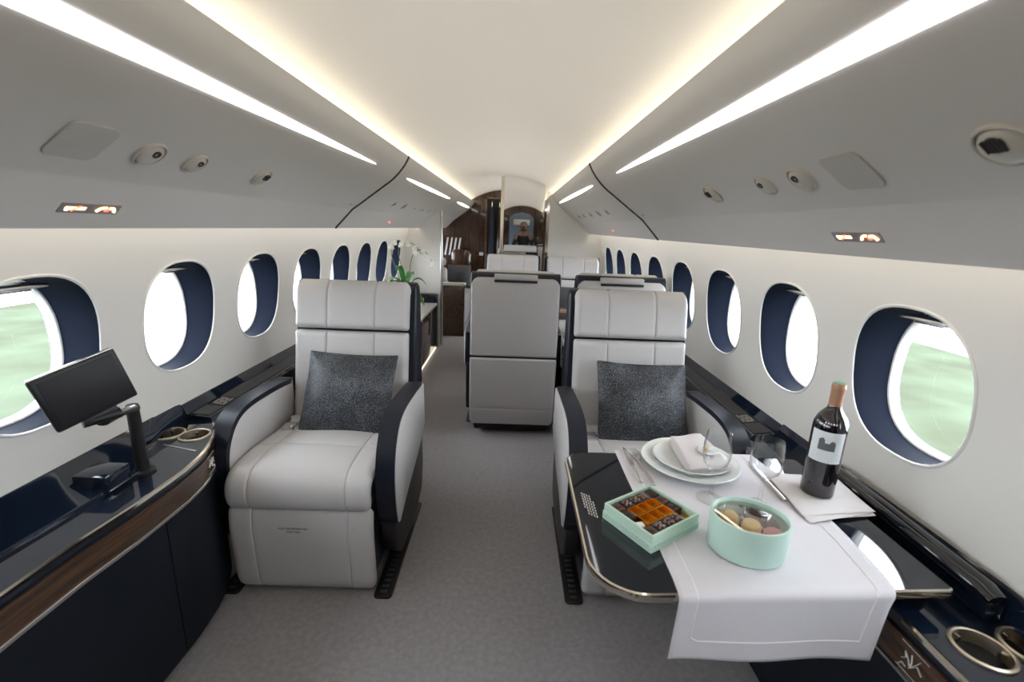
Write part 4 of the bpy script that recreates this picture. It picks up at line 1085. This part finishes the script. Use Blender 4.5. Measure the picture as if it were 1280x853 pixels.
# ------------------------------------------------------------------ the photographer (seen in the mirror door)
def skin_obj(name, verts, edges, radii, mat, parent=None, root=0, sub=2):
    me = bpy.data.meshes.new(name); me.from_pydata(verts, edges, []); me.update()
    o = bpy.data.objects.new(name, me); COL.objects.link(o)
    md_ = o.modifiers.new('skin', 'SKIN'); md_.use_smooth_shade = True
    if not me.skin_vertices: me.attributes.new if False else None
    bm = bmesh.new(); bm.from_mesh(me); ly = bm.verts.layers.skin.verify()
    for i, v in enumerate(bm.verts):
        v[ly].radius = (radii[i] if isinstance(radii[i], tuple) else (radii[i], radii[i])); v[ly].use_root = (i == root)
    bm.to_mesh(me); bm.free()
    sb_ = o.modifiers.new('sub', 'SUBSURF'); sb_.levels = sub; sb_.render_levels = sub
    dg = bpy.context.evaluated_depsgraph_get(); nm_ = bpy.data.meshes.new_from_object(o.evaluated_get(dg))
    o.modifiers.clear(); o.data = nm_; nm_.materials.clear(); nm_.materials.append(M[mat])
    for p in nm_.polygons: p.use_smooth = True
    if parent: o.parent = parent
    return o
py = -.30
ph = empty('person', (.085, py, 0), 0, 'person in black holding a camera to the face, reflected in the mirror door', 'person')
V = [(0, 0, .82), (0, 0, .95), (0, .0, 1.10), (0, -.01, 1.20), (0, 0, 1.27), (0, .01, 1.33), (0, .035, 1.40),     # pelvis..head 0-6
     (-.15, -.01, 1.19), (-.22, .04, 1.00), (-.15, .15, 1.22), (-.08, .185, 1.335),                             # left arm 7-10
     (.15, -.01, 1.19), (.22, .04, 1.00), (.15, .15, 1.22), (.07, .185, 1.345),                                 # right arm 11-14
     (-.10, 0, .76), (-.11, .01, .43), (-.11, -.01, .08), (-.12, .10, .03),                                    # legs
     (.10, 0, .76), (.11, .01, .43), (.11, -.01, .08), (.12, .10, .03)]
Eg = [(0, 1), (1, 2), (2, 3), (3, 4), (4, 5), (5, 6), (3, 7), (7, 8), (8, 9), (9, 10), (3, 11), (11, 12), (12, 13), (13, 14), (0, 15), (15, 16), (16, 17), (17, 18), (0, 19), (19, 20), (20, 21), (21, 22)]
Rr = [(.13, .10), (.115, .09), (.14, .10), (.10, .08), .048, .045, .06, .058, .040, .027, .022, .058, .040, .027, .022, .080, .055, .036, .030, .080, .055, .036, .030]
skin_obj('body', V, Eg, Rr, 'skin', ph)
hd = MB().lathe([(0, -.115), (.030, -.110), (.052, -.085), (.066, -.05), (.074, -.005), (.077, .04), (.070, .08), (.050, .105), (.025, .116), (0, .118)], 28, (0, .04, 1.40), 1, 1.18).build('head', 'skin', ph)
fc = MB(); fc.lathe([(0, -.018), (.010, -.014), (.012, 0), (.006, .018), (0, .022)], 12, (0, .135, 1.385)).build('nose', 'skin', hd)
MB().lathe([(0, -.004), (.022, -.003), (.022, .003), (0, .004)], 14, (0, .118, 1.345), 1, .4).build('mouth', 'macpink', hd)
for q in (-1, 1):
    MB().lathe([(0, -.028), (.012, -.02), (.014, .01), (.008, .028), (0, .03)], 12, (q*.077, .035, 1.395), .5, 1).build('ear', 'skin', hd)
    MB().lathe([(0, -.010), (.010, 0), (0, .010)], 12, (q*.030, .118, 1.405), 1, .6).build('eye', 'inkblack', hd)
MB().lathe([(.086, -.06), (.088, 0), (.086, .04), (.078, .085), (.056, .115), (.028, .128), (0, .130)], 28, (0, .018, 1.405), 1, 1.14).build('hair', 'hair', ph)
def cloth(name, verts, edges, radii, mat): return skin_obj(name, verts, edges, radii, mat, ph)
cloth('shirt', [V[0], V[1], V[2], V[3], V[7], V[8], V[11], V[12], tuple(Vector(V[8]).lerp(Vector(V[9]), .75)), tuple(Vector(V[12]).lerp(Vector(V[13]), .75))], [(0, 1), (1, 2), (2, 3), (3, 4), (4, 5), (3, 6), (6, 7), (5, 8), (7, 9)], [(.145, .115), (.13, .105), (.155, .115), (.115, .095), .072, .056, .072, .056, .042, .042], 'shirt')
cloth('trousers', [(0, 0, .86), V[15], V[16], (-.11, 0, .12), V[19], V[20], (.11, 0, .12)], [(0, 1), (1, 2), (2, 3), (0, 4), (4, 5), (5, 6)], [(.14, .11), .092, .068, .055, .092, .068, .055], 'jeans')
for q, (ox, oz) in ((-1, (-.078, 1.345)), (1, (.068, 1.355))):
    base = Vector((ox, .195, oz)); hv = [base, base+Vector((0, .025, .020))]; he = [(0, 1)]; hr = [.022, .026]
    for k in range(4):
        st = base+Vector((-q*(.004)+q*(-.012+.0105*k)*.6, .035, .030+.012*(k-1.5)*.9))
        a = len(hv); L_ = (.026, .030, .029, .023)[k]
        hv += [st, st+Vector((-q*L_*.55, .018, .006)), st+Vector((-q*L_*1.0, .004, .010))]; he += [(1, a), (a, a+1), (a+1, a+2)]; hr += [.009, .0085, .0075]
    a = len(hv); hv += [base+Vector((-q*.020, .008, .022)), base+Vector((-q*.036, .014, .040))]; he += [(0, a), (a, a+1)]; hr += [.010, .009]
    skin_obj('hand', hv, he, hr, 'skin', ph)
    MB().box(-.04, .04, -.07, .12, 0, .07, .025, Matrix.Translation((q*.12, .02, 0)), 3).build('shoe', 'black', ph)
ph.scale = (.95, .95, .95)
cmr = empty('photo_camera', (.08, -.080, 1.305), 0, 'black photo camera held by the person reflected in the mirror door', 'camera')
MB().box(-.070, .070, -.055, -.005, -.045, .045, .012, seg=3).build('camera_body', 'camera', cmr); MB().box(-.025, .025, -.05, -.008, .04, .068, .008).build('viewfinder', 'camera', cmr)
MB().lathe([(0, -.01), (.034, -.01), (.036, .02), (.034, .048), (.030, .050), (.028, .044), (0, .042)], 32).build('lens_barrel', 'camera', cmr, matrix=Matrix.Rotation(-PI/2, 4, 'X'))

# ------------------------------------------------------------------ outside
tag(MB().box(-160, 160, -160, 160, -1.95, -1.90).build('ground', 'concrete', smooth=False), kind='structure')  # pale ground added so upper and farther panes read white
for s in (-1, 1):
    mb = MB(); pts = []
    rnd = random.Random(5+s)
    far = 13.5 if s > 0 else 17; sl = 1.27 if s > 0 else 1.15  # grass ends early, imitating overexposed white in the farther panes
    P = [(1.8, -30), (far, -30)]+[(far+rnd.uniform(-.6, .6), -24+3.0*i) for i in range(10)]
    P = [p for p in P if p[1] < far*sl]
    P += [(far, far*sl)]+[(far*(1-i/8)+1.8*(i/8)+rnd.uniform(-.2, .2), (far*(1-i/8))*sl+.8+rnd.uniform(-.3, .3)) for i in range(1, 9)]
    mb.prism([(s*a, b) for a, b in P], -1.90, -1.87, 'z')
    tag(mb.build('grass', 'grass', smooth=False), 'pale green mown grass outside the %s windows' % SN[s], 'grass', None, 'stuff')

# repeats share a group
GROUPS = {'armchair': 'cream leather cabin seats', 'throw_pillow': 'pillows on the seats', 'air_nozzle': 'round air nozzles overhead', 'reading_light': 'round reading lights overhead', 'speaker_cover': 'overhead speaker covers',
          'strip_lamp': 'white strip lamps overhead', 'cabin_sign': 'small lit signs overhead', 'overhead_panel': 'cream overhead panels', 'panel_joint': 'dark panel joints', 'cove_lamp': 'ceiling cove lamps', 'wall_wash_lamp': 'wall-wash lamps',
          'round_fitting': 'small round fittings overhead', 'placard': 'placards overhead', 'console': 'side consoles', 'side_ledge': 'side ledges', 'wine_glass': 'wine glasses on the table', 'charger_plate': 'stacked plates', 'dessert_plate': 'stacked plates',
          'napkin': 'folded napkins', 'knife': 'cutlery on the runner', 'fork': 'cutlery on the runner', 'hanging_coat': 'garments in the aft doorway'}
for o in bpy.data.objects:
    g = GROUPS.get(o.name.split('.')[0])
    if g and o.parent is None and 'label' in o and 'group' not in o: o['group'] = g
